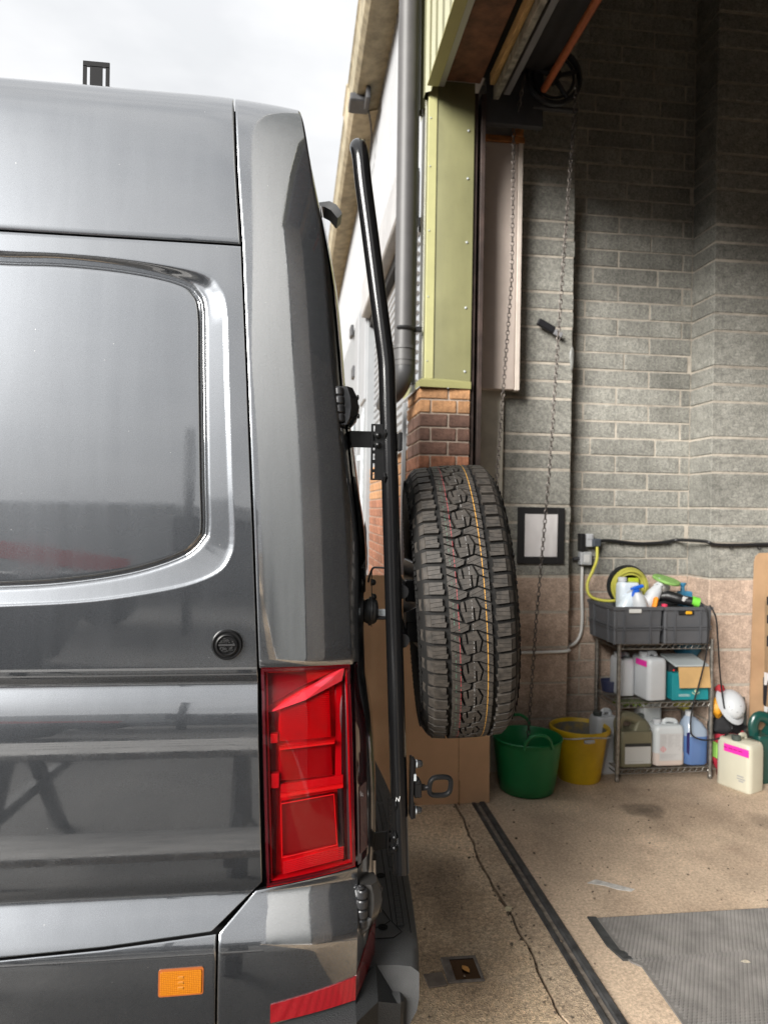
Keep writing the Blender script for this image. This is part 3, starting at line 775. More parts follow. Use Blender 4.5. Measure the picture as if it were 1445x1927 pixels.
def panel(name, xl, xr, qb, qt, us, vs, mat=None, ret=(1, 1, 1, 1), d=0, R=.0008, deep=.013, parent=None):
    """xl,xr: functions of q; qb,qt: functions of x; ret = folded-in edge at left,right,bottom,top"""
    def xq(u, v):
        x = xl(1.2)+(xr(1.2)-xl(1.2))*u; q = 1.
        for _ in range(6):
            q = qb(x)+(qt(x)-qb(x))*v; x = xl(q)+(xr(q)-xl(q))*u
        return x, q
    U = [(u, 0) for u in us]; V = [(v, 0) for v in vs]
    if ret[0]: U = [(us[0], 2), (us[0], 1)]+U
    if ret[1]: U = U+[(us[-1], 1), (us[-1], 2)]
    if ret[2]: V = [(vs[0], 2), (vs[0], 1)]+V
    if ret[3]: V = V+[(vs[-1], 1), (vs[-1], 2)]
    cache = {}
    nU, nV = len(U), len(V)
    def pt(i, j):
        (u, a), (v, c) = U[i], V[j]
        x, q = xq(u, v)
        sxx = (-1 if u == us[0] else 1) if a else 0
        sq = (-1 if v == vs[0] else 1) if c else 0
        k = max(a, c)
        p = S(x, q, d)
        if k == 0: return p
        # rolled edge: outward in the panel's plane, then inward
        p2 = S(x+sxx*.001, q+sq*.001, d)
        tx = Vector(p2)-Vector(p); L = tx.length
        tx = tx/L if L > 0 else Vector((0, 0, 0))
        x1, q1 = S(x+.001, q, d), S(x, q+.001, d)
        nrm = (Vector(x1)-Vector(p)).cross(Vector(q1)-Vector(p)).normalized()
        inn = nrm if nrm.y > 0 or nrm.z < -.5 else -nrm
        return Vector(p)+tx*R+inn*(R*.8 if k == 1 else deep)
    b = MB(); b.v = [tuple(pt(i, j)) for i in range(nU) for j in range(nV)]
    for i in range(nU-1):
        for j in range(nV-1): b.f.append((i*nV+j, (i+1)*nV+j, (i+1)*nV+j+1, i*nV+j+1)); b.m.append(0)
    return b.build(name, mat or m_paint, parent or van, smooth=50, fixn=True)
g = .0034
def seg(*parts):
    out = []
    for a, c, n in parts: out += lin(a, c, n)[(1 if out else 0):]
    return out
XL = -3.2
def vq(a, c, parts):      # q breakpoints -> v in 0..1
    out = []
    for q0, q1, n in parts: out += [(x-a)/(c-a) for x in lin(q0, q1, n)][(1 if out else 0):]
    return out
u_side = seg((0, .70, 14), (.70, .80, 14), (.80, 1, 120))
u_mid = seg((0, .70, 14), (.70, .78, 16), (.78, .90, 110), (.90, 1, 230))
panel('upper_side_panel', lambda q: XL, lambda q: seam(q)-g, lambda x: seamH(x)+g, lambda x: 3.38,
      u_side, vq(2.214, 3.38, [(2.214, 2.48, 20), (2.48, 2.68, 40), (2.68, 3.38, 14)]))
vm_ = []
panel('side_panel', lambda q: XL, lambda q: seam(q)-g, lambda x: sill(x)+g, lambda x: seamH(x)-g,
      u_mid, vq(.70, 2.214, [(.70, .82, 100), (.82, 1.08, 20), (1.08, 1.30, 90), (1.30, 1.38, 14), (1.38, 1.60, 150), (1.60, 2.03, 70), (2.03, 2.18, 140), (2.18, 2.214, 6)]))
panel('corner_panel', lambda q: seam(q)+g, lambda q: XE(q)-.002, lambda x: 1.2665, lambda x: 3.38,
      lin(0, 1, 40), vq(1.2665, 3.38, [(1.2665, 2.48, 70), (2.48, 2.68, 40), (2.68, 3.38, 14)]), R=.0018)
panel('sill_panel', lambda q: XL, lambda q: -.150-g, lambda x: .30, lambda x: sill(x)-g,
      u_side, vq(.3, .7, [(.3, .6, 12), (.6, .7, 40)]))
def tail_bot(x): return .778+(x+.055)*.125
panel('lower_corner_panel', lambda q: (-.150 if q < .705 else -.150+(q-.705)*1.07)+g, lambda q: XE(q), lambda x: .505+max(0, x+.03)*.22, lambda x: max(.70, tail_bot(x)-.002),
      lin(0, 1, 50), lin(0, 1, 60), ret=(1, 0, 1, 1))
b = MB()
b.grid(lambda u, v: S(XE(.5+.30*v)+.0001+u*.058, .5+.30*v+u*.6*(1-v)*.25), lin(0, 1, 6), lin(0, 1, 30))
b.build('corner_return', m_paint, van, smooth=30)
# dark inner skin behind the seams
b = MB(); b.grid(lambda q, u: S(XL+(XE(q)-.004-XL)*u, q, .055), [.30, .5, .66, .69, .72, .76, .8, .9, 1.05, 1.15, 1.22, 1.25, 1.28, 1.4, 1.6, 1.9, 2.2, 2.45, 2.52, 2.56, 2.6, 2.65, 2.75, 3.0, 3.38], seg((0, .7, 6), (.7, 1, 30)))
b.build('inner_skin', m_dark, van)
# far half of the body (mirrored, coarse)
YC = 2.64
b = MB()
qs = [.30, .5, .66, .7, .77, .8, 1.2, 1.25, 1.3, 1.6, 2.0, 2.4, 2.52, 2.56, 2.6, 2.65, 2.75, 3.0, 3.38]
b.grid(lambda q, x: (x*1.0 if x < -.01 else XE(q)-.01, 2*YC-S(-1, q)[1], S(-1, q)[2]), qs, [XL, -2, -1, -.1, 0])
b.build('far_side', m_paint, van)
# front closing + underside
b = MB(); b.box(XL-1.6, XL, 1.72, 2*YC-1.72, .35, 1.5, .2); b.box(XL-1.0, XL, 1.8, 2*YC-1.8, 1.4, 2.5, .3); b.build('cab', m_paint, van)
b = MB(); b.box(XL, .05, 1.72, 2*YC-1.72, .32, .36); b.build('underbody', m_dark, van)
for wx in (-.95, -4.3):
    for wy in (1.72, 2*YC-1.72):
        t_ = MB(); t_.lathe([(.2, -.1), (.33, -.11), (.36, -.09), (.365, 0), (.36, .09), (.33, .11), (.2, .1)], (wx, wy, .365), 28, (0, 1, 0)).build('wheel', m_black, van)

# rear doors
G_T = [(.5, .06), (.6, .064), (.8, .082), (.95, .085), (1.1, .078), (1.2, .062), (1.26, .060), (1.35, .060), (1.45, .070), (1.56, .073), (1.65, .062), (1.9, .046), (1.97, .050), (2.13, .047), (2.31, .034), (2.48, .02), (2.6, .012)]
def door_pt(q, dy, off=0):
    y0, z = prof_at(q); y0 += .030+.022
    y = y0+dy; Y1 = YC
    f = .55*(1-exp(-dy/.035))+.52*(1-((Y1-y)/(Y1-y0))**2)
    return (XE(q)-.004+sm(G_T, q, .04)*f*1.16+off, y, z)
DY = [0, .006, .014, .024, .036, .05, .07, .1, .15, .22, .32, .45, .6, .75, .9]
def door(name, qs, dys, mat, off=0, mirror=False, parent=None):
    b = MB()
    def fn(q, dy):
        p = door_pt(q, dy, off)
        return (p[0], 2*YC-p[1], p[2]) if mirror else p
    b.grid(fn, qs, dys)
    return b.build(name, mat, parent or van, smooth=60)
for mir in (False, True):
    d1 = door('rear_door', lin(.60, 2.56, 70), DY, m_paint, 0, mir)
    door('door_glass', lin(1.42, 2.36, 50), DY[4:-1], m_glass, .004, mir, d1)
    d2 = door('door_edge_trim', lin(.78, 2.54, 60), [-.012, -.008, -.004, 0.0], m_gloss, -.006, mir, d1)
b = MB(); b.grid(lambda q, t: (XE(q)-.012-.03*t, prof_at(q)[0]+.042+.012*t, prof_at(q)[1]), lin(.78, 2.55, 60), [0, 1]); b.build('door_seal', m_black, van)
# roof-height camera housing above the rear doors
b = MB()
hp = []
for t, (x, y, z, s_) in enumerate([(.055, 2.42, 2.634, .6), (.09, 2.40, 2.632, .65), (.112, 2.39, 2.618, .65), (.130, 2.385, 2.594, .62), (.133, 2.384, 2.588, .5)]):
    hp.append([(x+a*s_, y+c, z+e*s_) for a, c, e in ((-.014, -.04, -.016), (.012, -.04, .014), (.014, -.02, .018), (.014, .05, .018), (-.014, .05, -.016))])
b.loft(hp); b.build('camera_housing', M('housing', (.010, .0105, .011), .4), van, smooth=20)
# plastic film corner on the glass edge
b = MB(); b.grid(lambda u, v: (door_pt(1.50+.06*u, .30)[0]+.006+.012*sin(u*5+v*3)*v, door_pt(1.5, .30)[1]-.05+.1*v, 1.47+.10*u+.02*sin(v*6)), lin(0, 1, 9), lin(0, 1, 9))
m_film = M('plastic_film', (.8, .8, .8), .15, trans=.6); b.build('plastic_film', m_film, van)

# roof bracket with two slots
b = MB(); bx, by, bz = -.527, 1.92, 2.672
for x0, x1, z0, z1 in ((-.033, -.0235, 0, .085), (-.0155, .0155, 0, .085), (.0235, .033, 0, .085), (-.033, .033, .083, .097), (-.033, .033, -.02, .008)):
    b.box(bx+x0, bx+x1, by, by+.004, bz+z0, bz+z1)
b.box(bx-.033, bx+.033, by, by+.06, bz-.022, bz-.016)
b.build('roof_bracket', M('bracket_grey', (.010, .010, .011), .6, spec=.15), van)

# rubber stop on the side
b = MB(); c0 = S(-.143, 1.319)
b.lathe([(.034, 0), (.034, -.004), (.0335, -.009), (.031, -.0125), (.029, -.0125), (.0275, -.010), (.025, -.010), (.024, -.014), (.0215, -.0155), (.0195, -.0135), (.0185, -.011), (0, -.0115)], c0, 40, (0, 1, 0.02))
st_ = b.build('door_lock', m_satin, van, smooth=30)
b = MB(); yy0 = c0[1]-.0125
b.box(c0[0]-.0185, c0[0]+.0185, yy0-.0022, yy0, c0[2]-.002, c0[2]+.002, .0008)
random.seed(3)
for i in range(70):
    a, r_ = random.uniform(0, 2*pi), sqrt(random.uniform(0, 1))*.0165
    x_, z_ = c0[0]+cos(a)*r_, c0[2]+sin(a)*r_
    if abs(z_-c0[2]) < .004: continue
    b.box(x_-.0016, x_+.0016, yy0-.0018, yy0+.0008, z_-.0011, z_+.0011)
b.build('lock_face', M('lock_face', (.035, .035, .036), .4, .2), st_)
# side marker
def lens_mat(name, col, dark, cell=330):
    m = bpy.data.materials.new(name); m.use_nodes = True
    n, l = m.node_tree.nodes, m.node_tree.links; b = n['Principled BSDF']
    b.inputs['Roughness'].default_value = .25; b.inputs['Coat Weight'].default_value = 1; b.inputs['Coat Roughness'].default_value = .02
    t = n.new('ShaderNodeTexCoord'); v = n.new('ShaderNodeTexVoronoi'); v.inputs['Scale'].default_value = cell; v.inputs['Randomness'].default_value = .15
    l.new(t.outputs['Object'], v.inputs['Vector'])
    r = n.new('ShaderNodeValToRGB'); r.color_ramp.elements[0].color = (*col, 1); r.color_ramp.elements[1].color = (*dark, 1)
    r.color_ramp.elements[0].position = .1; r.color_ramp.elements[1].position = .75
    l.new(v.outputs['Distance'], r.inputs['Fac']); l.new(r.outputs['Color'], b.inputs['Base Color'])
    bp = n.new('ShaderNodeBump'); bp.inputs['Strength'].default_value = .5; bp.inputs['Distance'].default_value = .002
    l.new(v.outputs['Distance'], bp.inputs['Height']); l.new(bp.outputs[0], b.inputs['Normal'])
    return m
m_amber = lens_mat('amber_lens', (.50, .175, .006), (.24, .06, .002), 260)
m_reflex = lens_mat('red_reflex', (.30, .006, .013), (.14, .0015, .004), 380)
def on_side(poly, h0, h1, name, mat, parent, sides=True):
    b = MB(); b.prism(poly, lambda x, q, h: Vector(S(x, q))+Vector((0, -h, 0)), h0, h1); return b.build(name, mat, parent, smooth=0)
def rpoly(x0, x1, z0, z1, r, sk=0, k=4):
    L = [(p[0], p[1]) for p in rrect((x0+x1)/2, (z0+z1)/2, x1-x0, z1-z0, r, 0, k)]
    return [(x, z+(x-x0)*sk) for x, z in L]
mk = on_side(rpoly(-.270, -.177, .586, .6435, .005, .012), -.004, .0022, 'side_marker', M('marker_rim', (.30, .085, .02), .25, coat=1), van)
on_side(rpoly(-.266, -.181, .590, .6395, .004, .012), .001, .0042, 'marker_lens', m_amber, mk)
b = MB()
for z in (.604, .615, .626): 
    p0 = S(-.2235, z); b.box(p0[0]-.006, p0[0]+.006, p0[1]-.0052, p0[1]-.003, z-.003, z+.003, .001)
b.build('marker_bulb', M('amber_dark', (.36, .13, .008), .3, coat=1), mk)
# lower red reflector wrapping the corner
def S5(x, q, h):
    p = Vector(S(x, q)); return p+Vector((.3*h if x > XE(q) else 0, -h, 0))
b = MB(); xs = seg((-.036, .150, 12), (.150, .206, 8))
def refl(x, t, h=.003):
    zc0 = .512+max(0, x+.036)*.10+max(0, x-.15)*.25; zc1 = .552+max(0, x+.036)*.165+max(0, x-.15)*.95
    return S5(x, zc0+(zc1-zc0)*t, h)
b.loft([[refl(x, t, h) for t, h in ((0, -.004), (0, .003), (1, .003), (1, -.004))] for x in xs], True, True, closed=False)
b.build('red_reflector', m_reflex, van, smooth=0)

# tail light ------------------------------------------------------
def red_mat(name, col, rough=.2, coat=1.0, rib=None, sat=0):
    m = M(name, col, rough, coat=coat, amt=.25, scale=18)
    return m
tl = MB()
def TLx(t, z):          # outline: t 0..1 across
    a = lerp_tab([(.78, -.0495), (1.265, -.0695)], z); c = lerp_tab([(.78, .150), (1.265, .130)], z)
    return a+(c-a)*t
def TLz(x, v):          # v 0..1 up
    zb = .7805+(x+.055)*.128; return zb+(1.2635-zb)*v
def tp(t, v, h):
    z = .78+.48*v
    for _ in range(3): x = TLx(t, z); z = TLz(x, v)
    p = S(x, z); return Vector((p[0], p[1]-h, p[2]))
tail = MB()
# housing tray
hous = MB()
tt = lin(0, 1, 16); vv = lin(0, 1, 30)
hous.grid(lambda t, v: tp(t, v, -.036), tt, vv)
for e in (0, 1):
    hous.grid(lambda h, v: tp(e, v, h), [-.036, .000], vv); hous.grid(lambda h, t: tp(t, e, h), [-.036, .000], tt)
tlo = hous.build('tail_light', M('tail_tray', (.55, .002, .008), .3, amt=.3, scale=10, spec=.2), van, smooth=30)
def rmat(n_, c_, r_): return M(n_, c_, r_, amt=.12, scale=14, spec=.25)
m_r_bright = rmat('red_bright', (.42, .001, .005), .3)
m_r_mid = rmat('red_mid', (.27, .001, .005), .3)
m_r_dark = rmat('red_dark', (.13, .001, .005), .2)
m_r_pink = M('red_wedge', (.62, .05, .075), .2, coat=.3)
m_r_rim = M('red_rim', (.05, .004, .008), .12, coat=1)
m_r_line = M('red_edge', (.38, .006, .008), .2, spec=.3)
def tb(poly, h0, h1, name, mat):
    b = MB(); b.prism(poly, lambda x, z, h: Vector(S(x, z))+Vector((0, -h, 0)), h0, h1, bottom=False); return b.build(name, mat, tlo, smooth=0)
# rim frame
b = MB()
def frame(t0, v0, t1, v1, wd, h0, h1, b):
    out = [(t0, v0), (t1, v0), (t1, v1), (t0, v1)]; wv = wd*.42
    inn = [(t0+wd, v0+wv), (t1-wd, v0+wv), (t1-wd, v1-wv), (t0+wd, v1-wv)]
    for i in range(4):
        j = (i+1) % 4
        n_ = 10
        A = [(out[i][0]+(out[j][0]-out[i][0])*k/n_, out[i][1]+(out[j][1]-out[i][1])*k/n_) for k in range(n_+1)]
        B = [(inn[i][0]+(inn[j][0]-inn[i][0])*k/n_, inn[i][1]+(inn[j][1]-inn[i][1])*k/n_) for k in range(n_+1)]
        b.loft([[tp(*A[k], h0), tp(*A[k], h1), tp(*B[k], h1), tp(*B[k], h0)] for k in range(n_+1)], False, False, closed=False)
frame(.0, .0, 1.0, 1.0, .035, -.02, -.001, b)
b.build('lens_rim', m_r_rim, tlo, smooth=20)
b = MB(); frame(.05, .018, .965, .982, .016, -.030, -.008, b); b.build('inner_rim', m_r_mid, tlo, smooth=20)
# upper dark chamber and light-guide wedge
tb([(-.052, 1.175), (.02, 1.213), (.10, 1.252), (-.056, 1.252)], -.034, -.026, 'upper_chamber', m_r_dark)
tb([(.035, 1.222), (.103, 1.250), (.100, 1.252), (.03, 1.252)], -.03, -.016, 'upper_reflector', m_r_mid)
tb([(-.043, 1.1685), (.116, 1.2585), (.1185, 1.257), (.113, 1.226), (.030, 1.190)], -.022, -.003, 'light_guide', m_r_pink)
# ribbed blocks
def ribs(xa, xb, za, zb_top, n, name, mat, sk=.02, h=-.012, topf=None):
    b = MB()
    for i in range(n):
        z0 = za+(zb_top-za)*i/n; z1 = za+(zb_top-za)*(i+.78)/n
        xa2, xb2 = xa+(1.0-z0)*.02, xb+(1.0-z0)*.05
        if topf:
            x_lim = topf(z1)
            xa2 = max(xa2, x_lim)
            if xa2 > xb2-.004: continue
        L = []
        for x in lin(xa2, xb2, 3):
            L.append([Vector(S(x, z0+(x-xa)*sk))+Vector((0, -h+.008, 0)), Vector(S(x, (z0+z1)/2+(x-xa)*sk))+Vector((0, -h, 0)), Vector(S(x, z1+(x-xa)*sk))+Vector((0, -h+.008, 0))])
        b.loft(L, False, False, closed=False)
    return b.build(name, mat, tlo, smooth=0)
ribs(-.026, .094, 1.100, 1.222, 30, 'ribbed_lens', m_r_bright, topf=lambda z: -.026 if z < 1.168 else -.026+(z-1.168)/.0375*.085)
ribs(-.024, .094, 1.012, 1.082, 17, 'ribbed_lens', m_r_mid, h=-.016)
# bright ledges, side strips and the clear lower chamber
def ledge(x0, x1, z0, z1, sk, h, name, mat, hh=.004):
    tb([(x0, z0), (x1, z0+(x1-x0)*sk), (x1, z1+(x1-x0)*sk), (x0, z1)], h-hh-.012, h, name, mat)
ledge(-.026, .097, 1.083, 1.0875, .05, -.006, 'lens_ledge', m_r_line)
ledge(-.022, .118, .978, .985, .07, -.006, 'lens_ledge', m_r_line)
ledge(-.022, .118, .986, 1.004, .07, -.014, 'lens_step', m_r_mid)
ledge(-.046, -.030, 1.098, 1.118, 0, -.012, 'table_reflection', m_r_mid)  # mirrored picnic table, painted in as two lighter red patches
ledge(-.043, -.026, .998, 1.030, 0, -.012, 'table_reflection', m_r_mid)
ledge(.100, .116, 1.01, 1.225, 0, -.018, 'side_strip', m_r_mid)
ledge(-.047, -.030, .80, .99, 0, -.026, 'side_strip', m_r_dark); ledge(-.055, -.034, 1.03, 1.16, 0, -.028, 'side_strip', m_r_dark)
tb([(-.018, .842), (.106, .858), (.098, .972), (-.020, .962)], -.03, -.018, 'lower_chamber', M('red_mirror', (.11, .0008, .003), .06, spec=.3))
b = MB()
def bar(x0, z0, x1, z1, w_, h):
    A, B = Vector(S(x0, z0))+Vector((0, -h, 0)), Vector(S(x1, z1))+Vector((0, -h, 0)); b.tube([A, B], w_, 4)
for a in ((-.020, .962, .098, .973), (.098, .973, .107, .857), (.107, .857, -.016, .841), (-.016, .841, -.020, .962)): bar(*a, .0014, -.012)
b.build('chamber_edge', m_r_line, tlo, smooth=0)
b = MB()
for i in range(7): bar(-.014, .806+i*.0042, .122, .826+i*.0042, .0017, -.010)
b.build('lower_ribs', m_r_mid, tlo, smooth=0)
# outer clear red cover
mc = bpy.data.materials.new('tail_cover'); mc.use_nodes = True
n, l = mc.node_tree.nodes, mc.node_tree.links; n.clear()
out = n.new('ShaderNodeOutputMaterial'); tr = n.new('ShaderNodeBsdfTransparent'); tr.inputs[0].default_value = (1, .72, .74, 1)
gl = n.new('ShaderNodeBsdfGlossy'); gl.inputs['Roughness'].default_value = .02
fr = n.new('ShaderNodeLayerWeight'); fr.inputs[0].default_value = .5
pw = n.new('ShaderNodeMath'); pw.operation = 'POWER'; pw.inputs[1].default_value = 5; l.new(fr.outputs['Facing'], pw.inputs[0])
ma = n.new('ShaderNodeMath'); ma.operation = 'MULTIPLY_ADD'; ma.inputs[1].default_value = .9; ma.inputs[2].default_value = .025; l.new(pw.outputs[0], ma.inputs[0])
ms = n.new('ShaderNodeMixShader'); l.new(ma.outputs[0], ms.inputs[0]); l.new(tr.outputs[0], ms.inputs[1]); l.new(gl.outputs[0], ms.inputs[2]); l.new(ms.outputs[0], out.inputs[0])
b = MB(); b.grid(lambda t, v: tp(t, v, .003*min(1, 12*min(t, 1-t), 20*min(v, 1-v))), lin(0, 1, 26), lin(0, 1, 50)); b.build('lens_cover', mc, tlo, smooth=60)
# rear wrap of the lamp: dark red edge with a clear prismatic strip low down
b = MB(); b.grid(lambda v, t: (lambda z: (XE(z)+.001+.030*t*(1-.45*sstep((z-1.08)/.16)), S(XE(z), z)[1]+.055*t**1.2+.001, z))(.808+(1.262-.808)*v), lin(0, 1, 40), lin(0, 1, 6))
b.build('lamp_wrap', m_r_rim, tlo, smooth=60)
m_clear = lens_mat('clear_prism', (.42, .26, .26), (.16, .07, .075), 420)
b = MB(); b.grid(lambda v, t: (XE(.83+.155*v)+.003+.028*t, S(XE(.83+.155*v), .83+.155*v)[1]+.052*t-.002, .83+.155*v), lin(0, 1, 16), [.2, .5, .85])
b.build('clear_strip', m_clear, tlo, smooth=60)

# hinges ----------------------------------------------------------
m_hinge = M('hinge_metal', (.035, .035, .037), .36, .5, coat=.2, amt=.15, scale=80)
m_hinge2 = M('hinge_black', (.012, .012, .013), .18, coat=.7)
def hinge(x, y, z, h, lean, low):
    k = MB()
    t = Vector((-lean, 0, 1)).normalized()
    c = Vector((x, y, z))
    for i in range(4):
        a = (i/4+.012)*h; e = ((i+1)/4-.012)*h
        r_ = .0125 if i in (0, 3) else .0135
        k.tube([c+t*(a), c+t*(a+.003), c+t*(e-.003), c+t*e], [r_-.002, r_, r_, r_-.002], 16)
    ho = k.build('hinge', m_hinge, van, smooth=30)
    k = MB(); L = []
    for zz_, w_ in ((-.004, .030), (.012, .044), (h*.45, .052), (h-.02, .050), (h+.004, .038)):
        p = c+t*zz_
        L.append([(p.x-.004, p.y+.010, p.z), (p.x+w_*.55, p.y+.006, p.z), (p.x+w_*.93, p.y+.022, p.z-.001), (p.x+w_, p.y+.05, p.z-.004), (p.x+w_*.9, p.y+.075, p.z-.006), (p.x-.004, p.y+.06, p.z)])
    k.loft(L); k.build('hinge_leaf', m_hinge2 if not low else M('hinge_leaf_grey', (.05, .048, .046), .35, .3, coat=.3), ho, smooth=40)
    k = MB()
    for zz_ in (h*.24, h*.5, h*.78):
        p = c+t*zz_; k.lathe([(.0065, 0), (.0065, .002), (.005, .0035), (0, .004)], (p.x+.046, p.y+.030, p.z), 10, (1, -.35, 0))
    k.build('hinge_bolt', m_satin, ho)
    return ho
hinge(.100, 1.655, 1.823, .082, .05, False)
hl = hinge(.163, 1.60, .672, .088, -.02, True)
b = MB(); b.lathe([(.009, 0), (.009, .003), (.006, .005), (0, .005)], (.163-.002, 1.60, .761), 12, (0, 0, 1)); b.lathe([(.0035, .005), (.0035, .0075), (0, .0075)], (.161, 1.60, .761), 8, (0, 0, 1)); b.build('hinge_pin', m_hinge, hl)
b = MB(); b.loft([[(.140, 1.585, .676), (.187, 1.60, .690), (.150, 1.62, .7)], [(.146, 1.583, .655), (.180, 1.60, .668), (.150, 1.62, .66)], [(.150, 1.60, .638), (.165, 1.605, .645), (.152, 1.62, .64)]]); b.build('hinge_recess', M('recess_grey', (.06, .06, .06), .5), van)

# rear step bumper ------------------------------------------------
BX = [(1.62, .300), (1.72, .322), (2.0, .348), (2.4, .375), (2.64, .385)]
def bx(y): return sm(BX, y, .06)
ys_ = seg((1.66, 1.80, 10), (1.80, 2.64, 24), (2.64, 3.62, 16))
def bxs(y): return bx(y if y < YC else 2*YC-y)
b = MB(); L = []
for y in ys_:
    X1 = bxs(y); e = max(0, 1.74-y)
    L.append([(.08, y, .545), (.10, y, .548), (X1-.055, y, .550-.1*e), (X1-.02, y, .546-.12*e), (X1-.004, y, .536-.15*e), (X1, y, .52), (X1+.001, y, .46), (X1-.004, y, .43), (X1-.02, y, .40), (X1-.05, y, .385), (.10, y, .38)])
b.loft(L, True, True); bu = b.build('rear_step', m_bumper, van, smooth=40)
# corner moulding in front of the step
b = MB()
b.loft([[(.19, 1.60, .40), (.19, 1.60, .478), (.19, 1.66, .482), (.19, 1.70, .548), (.19, 1.72, .40)],
        [(.262, 1.63, .39), (.262, 1.63, .474), (.264, 1.665, .479), (.266, 1.70, .546), (.266, 1.74, .40)],
        [(.272, 1.645, .38), (.272, 1.645, .466), (.274, 1.67, .470), (.276, 1.705, .538), (.29, 1.76, .40)]], True, True)
b.build('corner_moulding', m_bumper, bu, smooth=20)
b = MB()
b.loft([[(-.145, 1.545, .40), (-.145, 1.545, .498), (-.145, 1.60, .50), (-.145, 1.62, .4)], [(.15, 1.535, .36), (.15, 1.535, .503), (.15, 1.60, .53), (.15, 1.62, .36)],
        [(.205, 1.60, .35), (.205, 1.60, .50), (.205, 1.66, .55), (.205, 1.68, .35)], [(.262, 1.63, .35), (.262, 1.63, .47), (.262, 1.68, .47), (.262, 1.7, .35)]], True, True)
b.build('lower_moulding', M('moulding_grey', (.024, .025, .026), .6, spec=.3, bump=.3, bscale=350), bu, smooth=20)
# tread strips on the step
def step_z(x, y): return .5512
def strip(name, path, wd, n=None):
    b = MB(); b2 = MB(); pts = [Vector((x, y, .5508)) for x, y in path]
    acc = 0
    for i, (p, q_) in enumerate(zip(pts, pts[1:])):
        t = (q_-p).normalized(); nn = Vector((-t.y, t.x, 0))
        b.loft([[p+nn*wd, p-nn*wd], [q_+nn*wd, q_-nn*wd]], False, False, closed=False)
        L_ = (q_-p).length; k = max(1, int(round(L_/.0115)))
        for j in range(k):
            a0 = p.lerp(q_, (j+.12)/k); a1 = p.lerp(q_, (j+.88)/k); wi = wd*.78
            b2.loft([[a0+nn*wi, a0-nn*wi, a1-nn*wi, a1+nn*wi], [v_+Vector((0, 0, .0018)) for v_ in (a0+nn*wi, a0-nn*wi, a1-nn*wi, a1+nn*wi)]], False, True)
    s_ = b.build(name, m_bumper2, bu, smooth=0)
    b2.build('grip_pads', m_bumper, s_, smooth=0)
def xo(y, f): return .16+(bxs(y)-.16)*f
for ya, yb in ((1.86, 2.08), (2.10, 2.32), (2.34, 2.56), (2.58, 2.9)):
    strip('grip_strip', [(xo(y, .34), y) for y in lin(ya, yb, 8)], .0095)
strip('grip_strip', [(xo(y, .74), y) for y in lin(1.80, 2.08, 9)], .0095)
for ya, yb in ((2.10, 2.32), (2.34, 2.56), (2.58, 2.9)): strip('grip_strip', [(xo(y, .74), y) for y in lin(ya, yb, 8)], .0095)
b = MB(); b.tube([(.17, 1.835, .5515), (.20, 1.838, .5515), (xo(1.86, .34), 1.86, .5515)], .0012, 4); b.tube([(.17, 1.80, .5515), (.235, 1.80, .5515), (.262, 1.825, .5515), (xo(1.86, .5), 1.88, .5515)], .0012, 4)
b.tube([(.17, 1.752, .5512), (.26, 1.752, .5512), (.285, 1.775, .5512), (xo(1.82, .62), 1.82, .5515), (xo(2.2, .62), 2.2, .5515), (xo(2.6, .62), 2.6, .5515)], .0012, 4)
b.tube([(xo(1.78, .88), 1.77, .551), (xo(1.86, .88), 1.86, .551), (xo(2.3, .88), 2.3, .551)], .0012, 4)
b.build('step_line', m_bumper2, bu, smooth=0)
for x, y in ((xo(1.80, .47), 1.80), (xo(2.06, .55), 2.055), (xo(2.40, .55), 2.40)):
    b = MB(); b.lathe([(.0125, 0), (.0125, .0015), (.010, .0015), (.009, .0003), (.0045, .0003), (.004, .002), (0, .002)], (x, y, .5508), 20, (0, 0, 1)); b.build('step_screw', m_bumper2, bu, smooth=20)

# ================================================================ SPARE WHEEL CARRIER
PX = [(.733, .272), (1.308, .2615), (1.698, .230), (1.957, .2160), (2.086, .2020), (2.305, .1760), (2.432, .1540), (2.50, .141)]
PY = 1.72
car = thing('wheel_carrier', 'black tubular spare wheel carrier bolted upright to the van rear', 'wheel carrier', (.25, PY, .73))
pp_ = [(.272, PY, .732), (.2245, PY, 1.80), (.2185, PY, 1.935), (.2166, PY, 1.972), (.2135, PY, 2.0), (.2085, PY, 2.034), (.1885, PY, 2.17), (.168, PY, 2.31), (.153, PY, 2.41), (.146, PY+.002, 2.470), (.141, PY+.012, 2.502), (.139, PY+.028, 2.513)]
pc = [Vector(p) for p in pp_[:1]]+catmull(pp_[1:], 5)
b = MB(); nP = len(pc)
b.tube(pc, [.0208]*(nP-3)+[.0195, .015, .008], 28); b.build('main_tube', M('powder_black', (.006, .006, .0065), .17, coat=.25, spec=.4, bump=.03, bscale=700), car, smooth=40)
def pxz(z): return lerp_tab([(p.z, p.x) for p in pc], z)
m_pc = m_satin
def slotplate(x, z0, z1, y, name, k=4):
    """flat slotted bracket lying in the x-z plane"""
    b = MB(); w_ = .026; n = k
    b.box(x-.013, x-.0078, y-.002, y+.002, z0, z1, .001); b.box(x-.0035, x+.024, y-.002, y+.002, z0, z1, .001)
    sp = (z1-z0)/n
    for i in range(n+1):
        zc = z0+i*sp; b.box(x-.0082, x-.0030, y-.002, y+.002, max(z0, zc-.004), min(z1, zc+.004))
    return b.build(name, m_pc, car, smooth=20)
def dome(c, ax, r=.0075, name='dome_nut', mat=None):
    b = MB(); b.lathe([(r*1.15, 0), (r*1.15, .002), (r*.95, .0022), (r*.95, .006), (r*.8, .0095), (r*.45, .0118), (0, .0125)], c, 14, ax); b.build(name, mat or m_satin, car, smooth=30)
slotplate(.193, 1.692, 1.828, PY-.012, 'slotted_plate', 6)
slotplate(.247, .786, .918, PY-.012, 'slotted_plate', 6)
